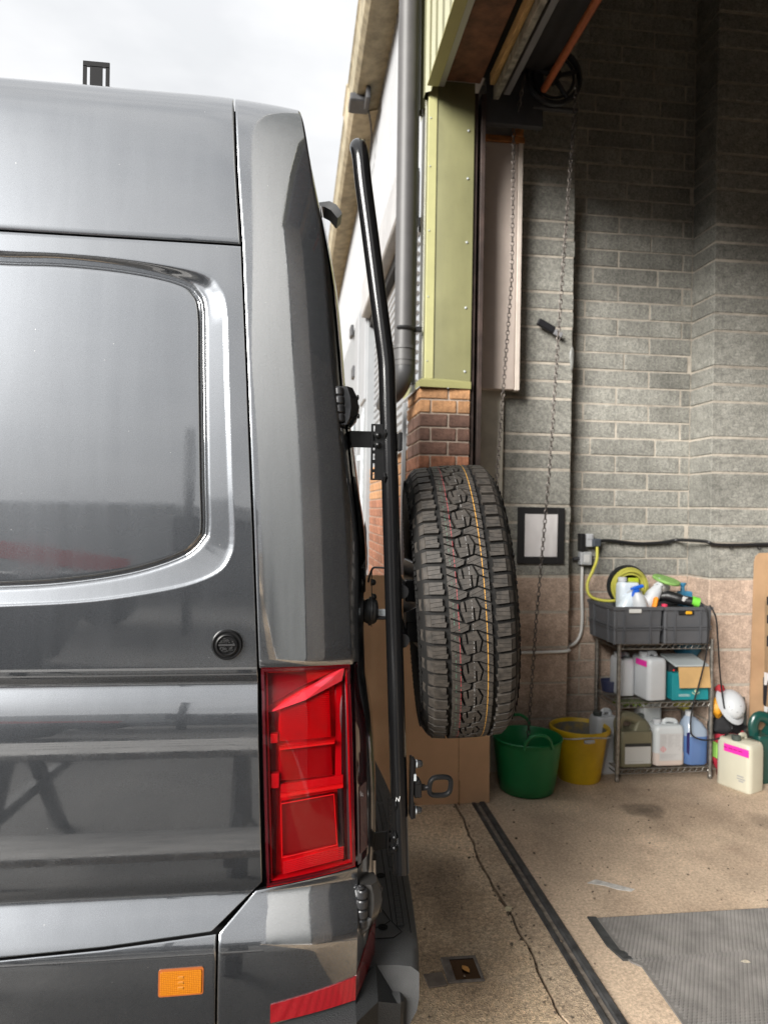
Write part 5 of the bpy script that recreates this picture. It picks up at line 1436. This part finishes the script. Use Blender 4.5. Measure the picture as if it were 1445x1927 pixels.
m_hdpe = M('white_jug', (.52, .54, .56), .42, amt=.04, scale=5, sss=.1)
m_cream = M('cream_jug', (.52, .50, .40), .42, amt=.04, scale=5)
m_cap = M('jug_cap', (.05, .06, .055), .45)
m_lab = M('paper_label', (.54, .54, .54), .55)
m_pink = M('pink_label', (.78, .03, .36), .5)
m_text = M('label_text', (.30, .30, .31), .6)
m_blk = M('print_black', (.02, .02, .02), .6)
def jug(x, y, z, w_, d, h, mat, label, ang=0, cat='jerrycan', name='jerrycan', grp=None, handle=True, cap=m_cap):
    t = thing(name, label, cat, (x, y, z), grp)
    xf = rot_about((x, y, z), ang)
    b = MB()
    b.loft([rrect(x, y, w_*s_, d*s_, r, z+h*f, 4, xf) for f, s_, r in ((0, .90, .02), (.015, .97, .025), (.05, 1, .03), (.45, 1.0, .03), (.78, 1.0, .03), (.86, .98, .03), (.91, .92, .03), (.925, .86, .03))])
    b.build('body', mat, t, smooth=40)
    if handle:
        b = MB(); L = [xf @ Vector(p) for p in catmull([(x-w_*.05, y+d*.0, z+h*.91), (x-w_*.02, y, z+h*.985), (x+w_*.12, y, z+h*1.0), (x+w_*.32, y, z+h*.975), (x+w_*.36, y, z+h*.90)], 4)]
        b.tube(L, .011, 8, flat=(1.3, .8)); b.build('handle', mat, t, smooth=50)
    b = MB(); p = xf @ Vector((x-w_*.28, y, z+h*.90)); b.lathe([(.024, 0), (.024, .012), (.027, .014), (.027, .034), (.024, .037), (0, .037)], p, 16); b.build('cap', cap, t, smooth=30)
    return t, xf
def lab(t, xf, x0, x1, z0, z1, y, mat, name='label', sk=0):
    b = MB(); b.prism([(x0, z0), (x1, z0-sk), (x1, z1-sk), (x0, z1)], lambda a, c_, h: xf @ Vector((a, y-h, c_)), 0, .0012, bottom=False); return b.build(name, mat, t, smooth=0)
def sidelab(t, xf, ya, yb, z0, z1, x, mat, name='label', sk=0):
    b = MB(); b.prism([(ya, z0), (yb, z0-sk), (yb, z1-sk), (ya, z1)], lambda a, c_, h: xf @ Vector((x-h, a, c_)), 0, .0012, bottom=False); return b.build(name, mat, t, smooth=0)
def textlines(t, xf, x0, x1, ztop, n_, dz, y, lo=.5, mat=None, th_=.0022):
    b = MB()
    for i in range(n_):
        x = x0
        while x < x0+(x1-x0)*random.uniform(lo, 1):
            ln = random.uniform(.004, .012); xe_ = min(x+ln, x1); zz_ = ztop-i*dz
            b.prism([(x, zz_), (xe_, zz_), (xe_, zz_+th_), (x, zz_+th_)], lambda a, c_, h: xf @ Vector((a, y-h, c_)), 0, .0008, bottom=False); x = xe_+.003
    return b.build('print', mat or m_text, t, smooth=0)
SH1, SH0 = .484, .084
# middle shelf: two white jerrycans, teal box, blue bowl, small dark tub
j, xf = jug(2.195, 4.17, SH1, .135, .20, .275, m_hdpe, 'white jerrycan with pink label on the middle wire shelf', .12, cap=m_hdpe)
sidelab(j, xf, 4.09, 4.20, SH1+.205, SH1+.24, 2.1255, m_pink)
j, xf = jug(2.07, 4.27, SH1, .10, .17, .25, m_hdpe, 'narrow white jerrycan half hidden behind the pink labelled one', .0, cap=m_hdpe)
tl_ = thing('storage_box', 'teal cardboard box with its brown flap folded down on middle shelf', 'box', (2.42, 4.17, SH1))
m_teal = M('teal_card', (.012, .235, .265), .5, amt=.06, scale=8)
MB().box(2.302, 2.540, 4.08, 4.30, SH1, SH1+.165, .002).build('carton', m_teal, tl_)
MB().box(2.302, 2.540, 4.12, 4.30, SH1+.165, SH1+.21, .002).build('dark_top', M('dark_card', (.03, .028, .03), .5), tl_)
b = MB(); xf2 = rot_about((2.43, 4.08, SH1+.20), -.16, 'X'); b.box(2.335, 2.536, 4.068, 4.073, SH1+.078, SH1+.205, xf=xf2); b.build('flap', M('brown_flap', (.52, .33, .14), .8, amt=.08, scale=9), tl_)
b = MB(); b.box(2.31, 2.53, 4.06, 4.25, SH1+.222, SH1+.235, .003, xf=rot_about((2.42, 4.15, SH1+.225), .18, 'X')); b.build('lid', M('grey_lid', (.40, .44, .45), .5), tl_)
I_ = Matrix.Identity(4)
textlines(tl_, I_, 2.345, 2.42, SH1+.032, 2, .008, 4.0795, .7, M('box_print', (.6, .7, .7), .5), .004)
b = MB(); b.tube([(2.455+.024*cos(t), 4.078, SH1+.050+.014*sin(t)) for t in lin(pi*1.05, pi*1.95, 10)], .003, 5); b.lathe([(.010, 0), (.010, .002), (0, .002)], (2.455, 4.080, SH1+.055), 12, (0, -1, 0)); b.build('emblem', M('emblem_pale', (.55, .62, .42), .5), tl_)
b = MB(); b.lathe([(.006, 0), (.006, .0012), (0, .0012)], (2.309, 4.079, SH1+.185), 10, (0, -1, 0)); b.build('red_dot', M('red_dot', (.7, .03, .03), .5), tl_)
b = MB(); b.lathe([(0, 0), (.06, .0), (.09, .05), (.098, .095), (.101, .1), (.096, .1), (.085, .04), (0, .01)], (2.545, 4.34, .70), 28)
tag(b.build('bowl', M('blue_bowl', (.03, .17, .28), .45), smooth=40), 'blue plastic bowl behind the teal box on the shelf', 'bowl')
b = MB(); b.lathe([(0, 0), (.05, .0), (.06, .06), (.06, .07), (.055, .07), (.05, .01)], (2.02, 4.33, SH1), 22); tag(b.build('small_pot', M('navy_pot', (.03, .035, .075), .4), smooth=40), 'small dark blue pot at the back of the middle shelf', 'pot')
# bottom shelf
def cbottle(x, y, z, w_, d, h, mat, label):
    """oil can with a built-in loop handle at its top left"""
    t = thing('oil_can', label, 'oil can', (x, y, z)); b = MB()
    b.loft([rrect(x, y, w_*s_, d*s_, .02, z+h*f, 4) for f, s_ in ((0, .94), (.02, 1), (.60, 1), (.68, 1.0), (.72, .97))])
    lp = [(x-w_*.42, y, z+h*.70), (x-w_*.46, y, z+h*.85), (x-w_*.34, y, z+h*.97), (x-w_*.10, y, z+h*.97), (x+w_*.12, y, z+h*.90), (x+w_*.32, y, z+h*.80), (x+w_*.42, y, z+h*.70)]
    b.tube(catmull(lp, 4), [.022]*25, 10, flat=(1.5, 1)); b.build('body', mat, t, smooth=50)
    b = MB(); b.loft([rrect(x+w_*.18, y, w_*.6, d*.8, .02, z+h*.68, 4), rrect(x+w_*.22, y, w_*.42, d*.55, .02, z+h*.82, 4), rrect(x+w_*.25, y, w_*.26, d*.4, .015, z+h*.9, 4)]); b.build('shoulder', mat, t, smooth=50)
    b = MB(); b.lathe([(.022, 0), (.022, .03), (.018, .034), (0, .034)], (x+w_*.26, y+.01, z+h*.9), 14); b.build('cap', m_cap, t, smooth=30)
    return t
t = cbottle(2.078, 4.13, SH0, .205, .12, .300, M('khaki_can', (.185, .175, .115), .4, .25, amt=.08, scale=5), 'khaki oil can with silver label at bottom left of the shelf')
lab(t, I_, 2.0, 2.165, SH0+.022, SH0+.125, 4.069, M('silver_label', (.5, .51, .5), .45, .2)); lab(t, I_, 2.0, 2.165, SH0+.126, SH0+.145, 4.069, m_blk); textlines(t, I_, 2.02, 2.15, SH0+.034, 1, .01, 4.068, .7)
m_clearpink = M('pinkish_jug', (.62, .53, .48), .4, amt=.04, scale=4)
j, xf = jug(2.294, 4.14, SH0, .195, .13, .262, M('clear_jug', (.58, .61, .62), .35), 'clear jerrycan of pinkish liquid with white hazard label', 0, handle=True, cap=m_hdpe)
b = MB(); b.loft([rrect(2.294, 4.14, .195*s_+.003, .13*s_+.003, .03, SH0+.262*f, 4) for f, s_ in ((0, .90), (.015, .97), (.05, 1), (.30, 1.0))]); b.build('liquid', m_clearpink, j, smooth=40)
lab(j, I_, 2.222, 2.368, SH0+.035, SH0+.20, 4.0705, m_lab)
for xa, xb in ((2.23, 2.268), (2.276, 2.315), (2.322, 2.36)): textlines(j, I_, xa, xb, SH0+.188, 9, .0085, 4.069, .6, M('pale_text', (.36, .36, .36), .6))
textlines(j, I_, 2.228, 2.36, SH0+.072, 3, .009, 4.069, .5, M('pale_text2', (.34, .34, .34), .6))
b = MB()
for a, c_ in (((2.245, .122), (2.262, .105)), ((2.262, .105), (2.245, .088)), ((2.245, .088), (2.228, .105)), ((2.228, .105), (2.245, .122))):
    b.tube([(a[0], 4.0685, SH0+a[1]), (c_[0], 4.0685, SH0+c_[1])], .0014, 4)
b.box(2.2435, 2.2465, 4.0675, 4.069, SH0+.098, SH0+.112); b.build('hazard_mark', M('hazard_red', (.7, .05, .06), .5), j, smooth=0)
b = MB(); b.tube([(2.34, 4.0685, SH0+.102), (2.355, 4.0685, SH0+.102)], .001, 4); b.tube([(2.35, 4.0685, SH0+.108), (2.36, 4.0685, SH0+.112)], .001, 4); b.build('print_arrow', m_text, j)
jug(2.262, 4.30, SH0, .14, .13, .37, M('dull_jug', (.50, .52, .52), .4), 'dull grey jerrycan standing behind the hazard labelled one', 0, cap=m_hdpe)
t = thing('screenwash_bottle', 'blue screenwash bottle with clear top on the bottom shelf', 'bottle', (2.475, 4.14, SH0))
b = MB(); b.loft([rrect(2.475, 4.14, .155*s_, .135*s_, .04, SH0+f, 4) for f, s_ in ((0, .92), (.01, 1), (.175, 1))]); b.build('liquid', M('blue_liquid', (.10, .19, .42), .25, coat=.4), t, smooth=40)
b = MB(); b.loft([rrect(2.475-o_, 4.14, .155*s_, .135*s_, .04, SH0+f, 4) for f, s_, o_ in ((.175, 1, 0), (.21, .97, 0), (.25, .75, .01), (.275, .50, .02), (.288, .32, .025))]); b.build('clear_top', M('clear_top', (.33, .40, .50), .2, coat=.5), t, smooth=40)
b = MB(); b.lathe([(.024, 0), (.024, .03), (0, .03)], (2.450, 4.14, SH0+.288), 16); b.build('cap', m_hdpe, t, smooth=30)
b = MB(); b.prism([(2.402, .08), (2.418, .06), (2.425, .20), (2.402, .20)], lambda a, c_, h: (a, 4.08-h, SH0+c_), 0, .003); b.build('dark_label', M('navy_label', (.015, .012, .10), .4), t, smooth=0)
j, xf = jug(1.935, 4.24, .0, .15, .12, .385, m_hdpe, 'tall white can standing behind the yellow bucket', .2, cap=m_cap)
# jumble at the back of the bottom shelf
b = MB()
for i in range(26): b.tube(catmull([(2.03+i*.008, 4.30, SH0+.33), (2.04+i*.008+random.uniform(-.02, .02), 4.27, SH0+.37+random.uniform(-.02, .01)), (2.06+i*.007+random.uniform(-.03, .03), 4.22, SH0+.33+random.uniform(-.02, .02))], 3), .006, 4)
tag(b.build('green_cloth', M('green_cloth', (.13, .19, .02), .9)), 'olive green fringed cloth tucked at back of bottom shelf', 'cloth')
def cloth(name, label, c, rx, ry, rz, mat, seed, cat='cloth'):
    b = MB()
    def fn(u, v):
        a, e = 2*pi*u, pi*(v-.5); p = Vector((cos(a)*cos(e), sin(a)*cos(e), sin(e)))
        k_ = 1+.32*mnoise.noise(p*1.6+Vector((seed, 0, 0)))+.12*mnoise.noise(p*5+Vector((0, seed, 0)))
        return (c[0]+p.x*rx*k_, c[1]+p.y*ry*k_, max(c[2]+p.z*rz*k_, .002))
    b.grid(fn, lin(0, 1, 22), lin(0, 1, 14)); return tag(b.build(name, mat, smooth=60), label, cat)
cloth('yellow_rag', 'crumpled yellow rag beside the blue screenwash bottle', (2.50, 4.30, .41), .055, .05, .05, M('yellow_rag', (.55, .50, .08), .9), 2)
cloth('red_bag', 'crumpled red fabric bag on the floor beside the shelf', (2.72, 4.12, .14), .13, .07, .15, M('red_cloth', (.36, .015, .035), .8), 5, 'bag')
cloth('dark_bag', 'black crumpled bag under the hard hat', (2.70, 4.14, .31), .11, .06, .075, M('black_cloth', (.012, .012, .014), .8), 8, 'bag')
cloth('orange_bag', 'orange and yellow plastic bag hanging beside the hard hat', (2.622, 4.12, .42), .04, .04, .055, M('orange_bag', (.75, .33, .02), .5), 4, 'bag')
b = MB(); b.box(2.58, 2.60, 4.05, 4.10, .13, .22, .003); tag(b.build('green_packet', M('lime_packet', (.30, .60, .12), .5)), 'lime green packet tucked beside the shelf leg', 'packet')
cloth('glove', 'red and green work glove lying above the hard hat', (2.655, 4.14, .535), .03, .03, .025, M('glove_red', (.40, .03, .04), .8), 12, 'glove')
hh = thing('hard_hat', 'white hard hat tipped on its side beside the shelf', 'hard hat', (2.75, 4.12, .42))
hx = Matrix.Translation((2.69, 4.08, .45)) @ Matrix.Rotation(.5, 4, 'Y') @ Matrix.Rotation(.75, 4, 'X')
b = MB(); loops = []
for f in lin(0, 1, 10): e = f*pi/2*.98; loops.append([hx @ Vector((cos(t)*.082*cos(e), sin(t)*.10*cos(e), sin(e)*.08)) for t in [2*pi*i/28 for i in range(28)]])
b.loft(loops, False, True); b.build('shell', m_hdpe, hh, smooth=60)
b = MB(); b.loft([[hx @ Vector((cos(t)*r, sin(t)*r*(1.18+(.12 if sin(t) < -.2 else 0)), z)) for t in [2*pi*i/28 for i in range(28)]] for r, z in ((.082, .004), (.104, -.008), (.104, -.012), (.080, -.002))], False, False); b.build('brim', m_hdpe, hh, smooth=30)
b = MB(); random.seed(9)
for i in range(11):
    a, e = random.uniform(3.6, 5.8), random.uniform(.25, 1.1); p = hx @ Vector((cos(a)*.083*cos(e), sin(a)*.101*cos(e), sin(e)*.081)); b.box(-.006, .006, -.0012, .0012, -.0012, .0012, xf=Matrix.Translation(p) @ Matrix.Rotation(random.uniform(-.4, .4), 4, 'Y'))
b.build('pen_marks', M('pen_grey', (.25, .25, .25), .6), hh)
# cream jerrycan and dark green oil can on the floor
j, xf = jug(2.655, 3.93, 0, .15, .22, .31, m_cream, 'cream jerrycan with bright pink label standing on the floor', .42, cap=M('green_cap', (.06, .075, .065), .5))
sidelab(j, xf, 3.83, 3.985, .215, .26, 2.579, m_pink, sk=.0)
b = MB()
for i, (ya, yb) in enumerate(((3.965, 3.985), (3.93, 3.955), (3.90, 3.925), (3.87, 3.895))): b.prism([(ya, .236), (yb, .236), (yb, .242), (ya, .242)], lambda a, c_, h: xf @ Vector((2.5775-h, a, c_)), 0, .001, bottom=False)
b.build('print', M('purple_print', (.25, .01, .13), .5), j, smooth=0)
b = MB()
for i, (ya, yb, z_) in enumerate(((3.86, 3.90, .09), (3.85, 3.90, .075), (3.86, 3.89, .062))): b.prism([(ya, z_), (yb, z_), (yb, z_+.006), (ya, z_+.006)], lambda a, c_, h: xf @ Vector((2.579-h, a, c_)), 0, .001, bottom=False)
b.build('print', m_text, j, smooth=0)
cbottle(2.89, 4.02, 0, .20, .13, .40, M('dark_green_can', (.008, .055, .045), .3, coat=.3, amt=.08, scale=4), 'dark green oil can on the floor behind the cream jerrycan')
b = MB(); b.lathe([(.03, 0), (.03, .42), (.02, .45), (.02, .48), (0, .48)], (2.80, 4.14, 0), 16); tag(b.build('grey_bottle', M('grey_bottle', (.07, .085, .08), .4), smooth=40), 'dull grey bottle behind the dark green oil can', 'bottle')
b = MB(); b.loft([rrect(3.03, 3.98, .09, .08, .02, z, 4) for z in (0, .30)]+[rrect(3.03, 3.98, .05, .05, .02, .36, 4)]); tag(b.build('grey_jug', M('grey_jug', (.28, .31, .34), .4), smooth=40), 'grey jug at the right edge beside the dark green can', 'jug')

# right edge: brown board with black foam cut-outs, orange and black bag
bd = thing('foam_board', 'tall brown board with black cut-out strips leaning by the wall', 'board', (3.05, 4.12, 0))
m_kr = M('kraft_board', (.36, .225, .125), .85, amt=.12, scale=4)
b = MB(); poly = [(2.895, .0), (2.935, 1.33), (2.945, 1.365), (2.97, 1.385), (3.5, 1.40), (3.5, 0)]
b.prism(poly, lambda x, z, h: (x-.05+.0*z, 4.155+h+.02*(1.4-z)*-1, z), 0, .012); b.build('board', m_kr, bd, smooth=0)
b = MB(); poly = [(3.003, .0), (3.0, 1.08), (3.04, 1.15), (3.055, 1.20), (3.055, 1.383), (3.5, 1.395), (3.5, .0)]
b.prism(poly, lambda x, z, h: (x-.05, 4.143+h-.02*(1.4-z), z), 0, .010); b.build('inner_board', M('kraft_dark', (.24, .16, .09), .9, amt=.1, scale=4), bd, smooth=0)
b = MB()
for z0, z1, x0 in ((1.335, 1.37, 3.055), (1.215, 1.30, 3.045), (1.06, 1.11, 3.008), (.945, .995, 3.008), (.80, .865, 3.008), (.77, .80, 3.03)):
    b.prism([(x0, z0), (3.4, z0-.004), (3.4, z1), (x0, z1)], lambda x, z, h: (x-.05, 4.138+h-.02*(1.4-z), z), 0, .006)
b.prism([(2.985, .44), (3.0, .42), (3.015, .58), (3.0, .62), (2.985, .6)], lambda x, z, h: (x-.05, 4.138+h-.02*(1.4-z), z), 0, .006)
b.build('foam_strip', M('foam_black', (.008, .008, .012), .7), bd, smooth=0)
b = MB(); b.prism([(2.985, .56), (2.985, .64), (3.05, .62), (3.03, .58), (3.01, .60), (3.0, .56)], lambda x, z, h: (x-.05, 4.130+h-.02*(1.4-z), z), 0, .004); b.prism([(2.985, .36), (3.0, .36), (3.01, .42), (2.985, .43)], lambda x, z, h: (x-.05, 4.130+h-.02*(1.4-z), z), 0, .004); b.build('torn_paper', m_lab, bd, smooth=0)
cloth('orange_jacket', 'orange garment hanging at the right edge by the board', (3.09, 4.05, .56), .075, .05, .22, M('orange_cloth', (.75, .09, .02), .7), 21, 'jacket')
cloth('black_holdall', 'black strappy bag slumped against the brown board', (3.03, 4.05, .34), .07, .05, .13, M('holdall', (.010, .010, .012), .6), 25, 'bag')
b = MB(); b.tube(catmull([(2.985, 4.03, .30), (2.97, 4.02, .42), (3.0, 4.02, .55), (3.06, 4.02, .62)], 5), .011, 6, flat=(1.6, .6)); tag(b.build('bag_strap', M('strap', (.012, .012, .014), .6)), 'black webbing strap looped up from the slumped bag', 'strap')

# wall sign, torch, sockets, cables
sg = thing('paper_notice', 'crumpled white paper notice taped in a black frame on the pier', 'notice', (1.53, 4.3, 1.47))
b = MB(); xs0, xs1, zs0, zs1 = 1.385, 1.692, 1.295, 1.652
b.box(xs0, xs1, 4.312, 4.318, zs1-.042, zs1, .002); b.box(xs0, xs1, 4.312, 4.318, zs0, zs0+.046, .002); b.box(xs0, xs0+.048, 4.3105, 4.3175, zs0+.002, zs1-.002, .002); b.box(xs1-.045, xs1, 4.3105, 4.3175, zs0+.002, zs1-.002, .002); b.build('black_tape', M('tape_black', (.010, .010, .011), .55), sg)
b = MB(); b.grid(lambda x, z: (x, 4.316+.004*mnoise.noise((x*22, z*9, 1)), z), lin(xs0+.046, xs1-.044, 24), lin(zs0+.044, zs1-.040, 24)); b.build('paper', M('notice_paper', (.58, .56, .56), .7, amt=.04, scale=9), sg, smooth=60)
tc_ = thing('wall_scraper', 'black handled scraper hanging from the pier by the chain', 'tool', (1.58, 4.29, 2.75))
xfz = rot_about((1.54, 4.28, 2.79), -.46+.9+.0, 'Y')
b = MB(); b.box(1.48, 1.60, 4.27, 4.295, 2.765, 2.81, .006, xf=rot_about((1.54, 4.28, 2.79), .47, 'Y')); b.build('handle', M('tool_black', (.006, .006, .008), .5), tc_)
b = MB(); b.box(1.60, 1.66, 4.275, 4.29, 2.765, 2.80, .004, xf=rot_about((1.54, 4.28, 2.79), .47, 'Y')); b.build('blade', M('tool_grey', (.18, .18, .19), .5), tc_)
cloth('plastic_scrap', 'torn scrap of clear plastic stuck to the pier edge', (1.722, 4.315, 2.60), .014, .008, .07, M('scrap_pale', (.16, .16, .15), .5), 31, 'plastic')
sk = thing('power_socket', 'black and grey power socket box with plugs on the block wall', 'socket', (1.9, 4.45, 1.43))
MB().box(1.838, 1.872, 4.40, 4.457, 1.375, 1.487, .004).build('black_plug', m_black, sk)
b = MB(); b.box(1.872, 1.93, 4.41, 4.457, 1.40, 1.485, .005); b.box(1.886, 1.918, 4.405, 4.411, 1.45, 1.482, .002); b.build('box', M('socket_grey', (.42, .43, .45), .5), sk)
MB().box(1.918, 1.972, 4.385, 4.44, 1.40, 1.455, .008).build('grey_plug', M('plug_dark', (.05, .06, .075), .5), sk)
b = MB(); b.box(1.840, 1.918, 4.40, 4.457, 1.282, 1.368, .006); b.box(1.86, 1.90, 4.396, 4.401, 1.30, 1.352, .002, m=1); b.build('switch', [M('switch_grey', (.36, .37, .38), .5), m_lab], sk)
b = MB(); b.tube([(1.80, 4.43, 1.32), (1.84, 4.43, 1.325)], .012, 8); b.build('gland', m_dgrey, sk)
def cable(name, label, pts, r, mat, cat='cable', k=6):
    b = MB(); b.tube(catmull(pts, k), r, 8); return tag(b.build(name, mat, smooth=60), label, cat)
cable('black_cable', 'black power cable sagging along the block wall to the right', [(1.96, 4.41, 1.44), (2.05, 4.43, 1.442), (2.25, 4.435, 1.425), (2.42, 4.43, 1.435), (2.52, 4.42, 1.452), (2.58, 4.2, 1.452), (2.62, 4.185, 1.436), (2.75, 4.185, 1.432), (3.0, 4.185, 1.438), (3.3, 4.185, 1.43)], .011, m_black)
b = MB()
for x, y, z in ((2.13, 4.44, 1.425), (2.46, 4.44, 1.435), (2.74, 4.19, 1.418), (2.93, 4.19, 1.42)): b.tube([(x+.012*cos(t), y-.01, z+.012*sin(t)) for t in lin(0, 2*pi, 9)], .003, 5)
tag(b.build('cable_clips', m_black), 'small black clips carrying the black cable on the wall', 'cable clips')
cable('white_conduit', 'white cable running down the wall from the switch and bending left', [(1.868, 4.44, 1.285), (1.866, 4.44, 1.1), (1.872, 4.44, .95), (1.865, 4.44, .84), (1.825, 4.43, .775), (1.75, 4.40, .748), (1.735, 4.32, .745), (1.6, 4.315, .738), (1.30, 4.315, .735)], .010, M('conduit_white', (.62, .62, .60), .5))
m_yel = M('yellow_cable', (.50, .47, .07), .5)
cable('yellow_cable', 'yellow extension cable drooping from the plug into the left crate', [(1.945, 4.39, 1.40), (1.93, 4.36, 1.32), (1.89, 4.33, 1.25), (1.852, 4.32, 1.17), (1.86, 4.30, 1.10), (1.92, 4.28, 1.072), (2.0, 4.26, 1.07), (2.08, 4.26, 1.09)], .010, m_yel)
cable('thin_cable', 'thin black cable looping down in front of the shelf', [(2.42, 4.10, 1.09), (2.46, 4.02, 1.078), (2.475, 3.995, 1.0), (2.47, 3.995, .80), (2.44, 4.01, .62), (2.40, 4.02, .45), (2.39, 4.02, .33), (2.41, 4.02, .28), (2.47, 4.0, .262), (2.56, 3.99, .275), (2.62, 4.0, .30), (2.66, 4.02, .33), (2.62, 4.03, .42), (2.58, 4.02, .62), (2.545, 4.0, .86), (2.53, 4.0, 1.0), (2.50, 4.02, 1.075)], .005, m_black)

# crate contents
rl = thing('hose_reel', 'black cable reel wound with yellow hose standing in left crate', 'reel', (2.09, 4.24, 1.13))
rc = Vector((2.095, 4.27, 1.165))
b = MB(); b.lathe([(.128, -.006), (.132, 0), (.128, .006), (.11, .006), (.108, 0), (.11, -.006), (.128, -.006)], rc, 36, (.12, 1, 0)); b.lathe([(.0, .004), (.112, .004)], rc, 30, (.12, 1, 0))
for i in range(5):
    t = 2*pi*i/5+.4; b.tube([rc+Vector((0, -.004, 0)), rc+Vector((cos(t)*.12, -.004, sin(t)*.12))], .009, 5)
b.build('flange', M('reel_black', (.012, .013, .014), .45), rl)
b = MB()
for i in range(9): 
    R_ = .082+.0058*((i*4) % 7); b.tube([rc+Vector((cos(t)*R_-.004, -.03-.012*(i//3)+.004*sin(3*t+i), sin(t)*R_-.004)) for t in [2*pi*k_/30 for k_ in range(30)]], .0072, 6, ring=True)
b.build('hose', M('yellow_hose', (.42, .40, .075), .45), rl, smooth=60)
b = MB(); b.box(2.07, 2.14, 4.20, 4.22, 1.16, 1.22, .006); b.build('label', M('reel_label', (.42, .50, .03), .5), rl)
def spray(x, y, z, h, lean, body, head, label, r=.045, trig=None):
    t = thing('spray_bottle', label, 'spray bottle', (x, y, z)); xf = rot_about((x, y, z), lean, 'Y')
    b = MB(); b.lathe([(0, 0), (r, .002), (r*1.03, .02), (r, h*.5), (r*.75, h*.68), (r*.36, h*.78), (r*.33, h*.84)], (x, y, z), 20)
    b.v = [tuple(xf @ Vector(p)) for p in b.v]; b.build('body', body, t, smooth=50)
    b = MB(); b.lathe([(r*.42, h*.80), (r*.42, h*.87), (r*.3, h*.88)], (x, y, z), 14); b.box(x-.020, x+.05, y-.012, y+.012, z+h*.87, z+h*.97, .006); b.box(x-.034, x-.018, y-.008, y+.008, z+h*.89, z+h*.95, .003)
    b.v = [tuple(xf @ Vector(p)) for p in b.v]; b.build('nozzle', head, t, smooth=20)
    b = MB(); b.tube(catmull([(x-.008, y, z+h*.88), (x-.022, y, z+h*.80), (x-.030, y, z+h*.70)], 4), .006, 6, flat=(1, 1.4))
    b.v = [tuple(xf @ Vector(p)) for p in b.v]; b.build('trigger', trig or head, t, smooth=40)
    return t
m_gh = M('spray_grey', (.48, .50, .51), .45); m_bl = M('spray_blue', (.015, .12, .60), .4); m_tr = M('bottle_clear', (.62, .69, .75), .3)
spray(1.975, 4.12, .985, .215, .5, m_tr, m_gh, 'clear spray bottle with grey trigger leaning left in the crate')
spray(2.105, 4.08, .985, .21, -.25, m_hdpe, m_bl, 'white spray bottle with blue trigger head in the left crate', trig=m_bl)
spray(2.13, 4.14, 1.02, .245, .62, m_hdpe, m_gh, 'taller white spray bottle with grey trigger leaning on the reel')
j, xf = jug(2.05, 4.17, .975, .13, .10, .24, m_tr, 'pale blue plastic bottle in front of the yellow hose reel', 0, 'bottle', 'bottle', cap=m_hdpe, handle=False)
b = MB(); b.box(2.165, 2.19, 4.05, 4.09, 1.04, 1.12, .01, xf=rot_about((2.17, 4.07, 1.08), .2, 'Y')); tag(b.build('orange_tool', M('orange_tool', (.80, .28, .01), .45)), 'orange plastic tool end poking from the left crate', 'tool')
b = MB(); b.box(2.155, 2.185, 4.29, 4.32, 1.16, 1.28, .008, xf=rot_about((2.17, 4.3, 1.2), -.45, 'Y')); b.box(2.19, 2.215, 4.28, 4.31, 1.05, 1.19, .008); tag(b.build('scrubbing_brush', M('olive_tool', (.13, .115, .055), .6)), 'olive handled brush standing behind the crates', 'brush')
PZ = .030
pol = thing('polisher', 'black power polisher with silver head and green pad in right crate', 'polisher', (2.3, 4.15, 1.08))
b = MB(); b.lathe([(.0, 0), (.082, .0), (.086, .008), (.082, .018), (.04, .022), (0, .022)], (2.300, 4.17, 1.202), 30, (.18, -.25, 1)); b.build('pad', M('green_pad', (.20, .37, .10), .8, amt=.2, scale=60), pol, smooth=30)
b = MB(); b.lathe([(0, -.075), (.024, -.075), (.026, -.06), (.040, -.05), (.044, -.02), (.036, .0), (.03, .004), (0, .004)], (2.285, 4.17, 1.192), 22, (.10, -.15, 1)); b.build('head', M('cast_alloy', (.50, .49, .47), .35, .8), pol, smooth=30)
b = MB(); b.tube(catmull([(2.235, 4.16, 1.105), (2.29, 4.13, 1.115), (2.36, 4.09, 1.098), (2.42, 4.06, 1.086)], 5), [.03]*5+[.034]*5+[.03]*5+[.028], 14); b.tube([(2.26, 4.15, 1.12), (2.20, 4.17, 1.13)], .02, 10); b.build('body', M('polisher_black', (.010, .010, .011), .4), pol, smooth=50)
b = MB(); b.box(2.345, 2.39, 4.056, 4.060, 1.088, 1.118, .002, xf=rot_about((2.37, 4.05, 1.10), .25, 'Y')); b.build('label', m_lab, pol)
b = MB(); b.tube([(2.41, 4.065, 1.094), (2.45, 4.05, 1.084)], [.032, .030], 14); b.build('green_band', M('bright_green', (.16, .55, .05), .45), pol)
b = MB(); b.box(2.42, 2.50, 4.20, 4.26, 1.03, 1.135, .008); b.lathe([(.015, 0), (.011, .03), (.022, .05), (.022, .056), (0, .056)], (2.44, 4.22, 1.133), 14); tag(b.build('blue_can', M('blue_can', (.045, .20, .34), .45), smooth=30), 'small blue can with funnel cap behind the polisher', 'can')
b = MB(); b.box(2.36, 2.44, 4.22, 4.28, 1.06, 1.115, .01); tag(b.build('pale_packet', M('pale_packet', (.45, .46, .40), .6)), 'pale packet lying behind the polisher', 'packet')
b = MB(); b.lathe([(0, 0), (.018, 0), (.018, .03), (0, .034)], (2.232, 4.06, 1.045), 12); tag(b.build('red_pot', M('red_cap', (.65, .04, .10), .5)), 'small red pot between the two crates', 'pot')
random.seed(21); 
for x0, x1, col in ((1.93, 2.17, (.05, .05, .055)), (2.25, 2.49, (.03, .03, .033))):
    cloth('filling_cloth', 'dark cloths filling the '+('left' if x0 < 2 else 'right')+' crate under its contents', ((x0+x1)/2, 4.21, .955), (x1-x0)*.42, .13, .09, M('filling', col, .9), x0*9)
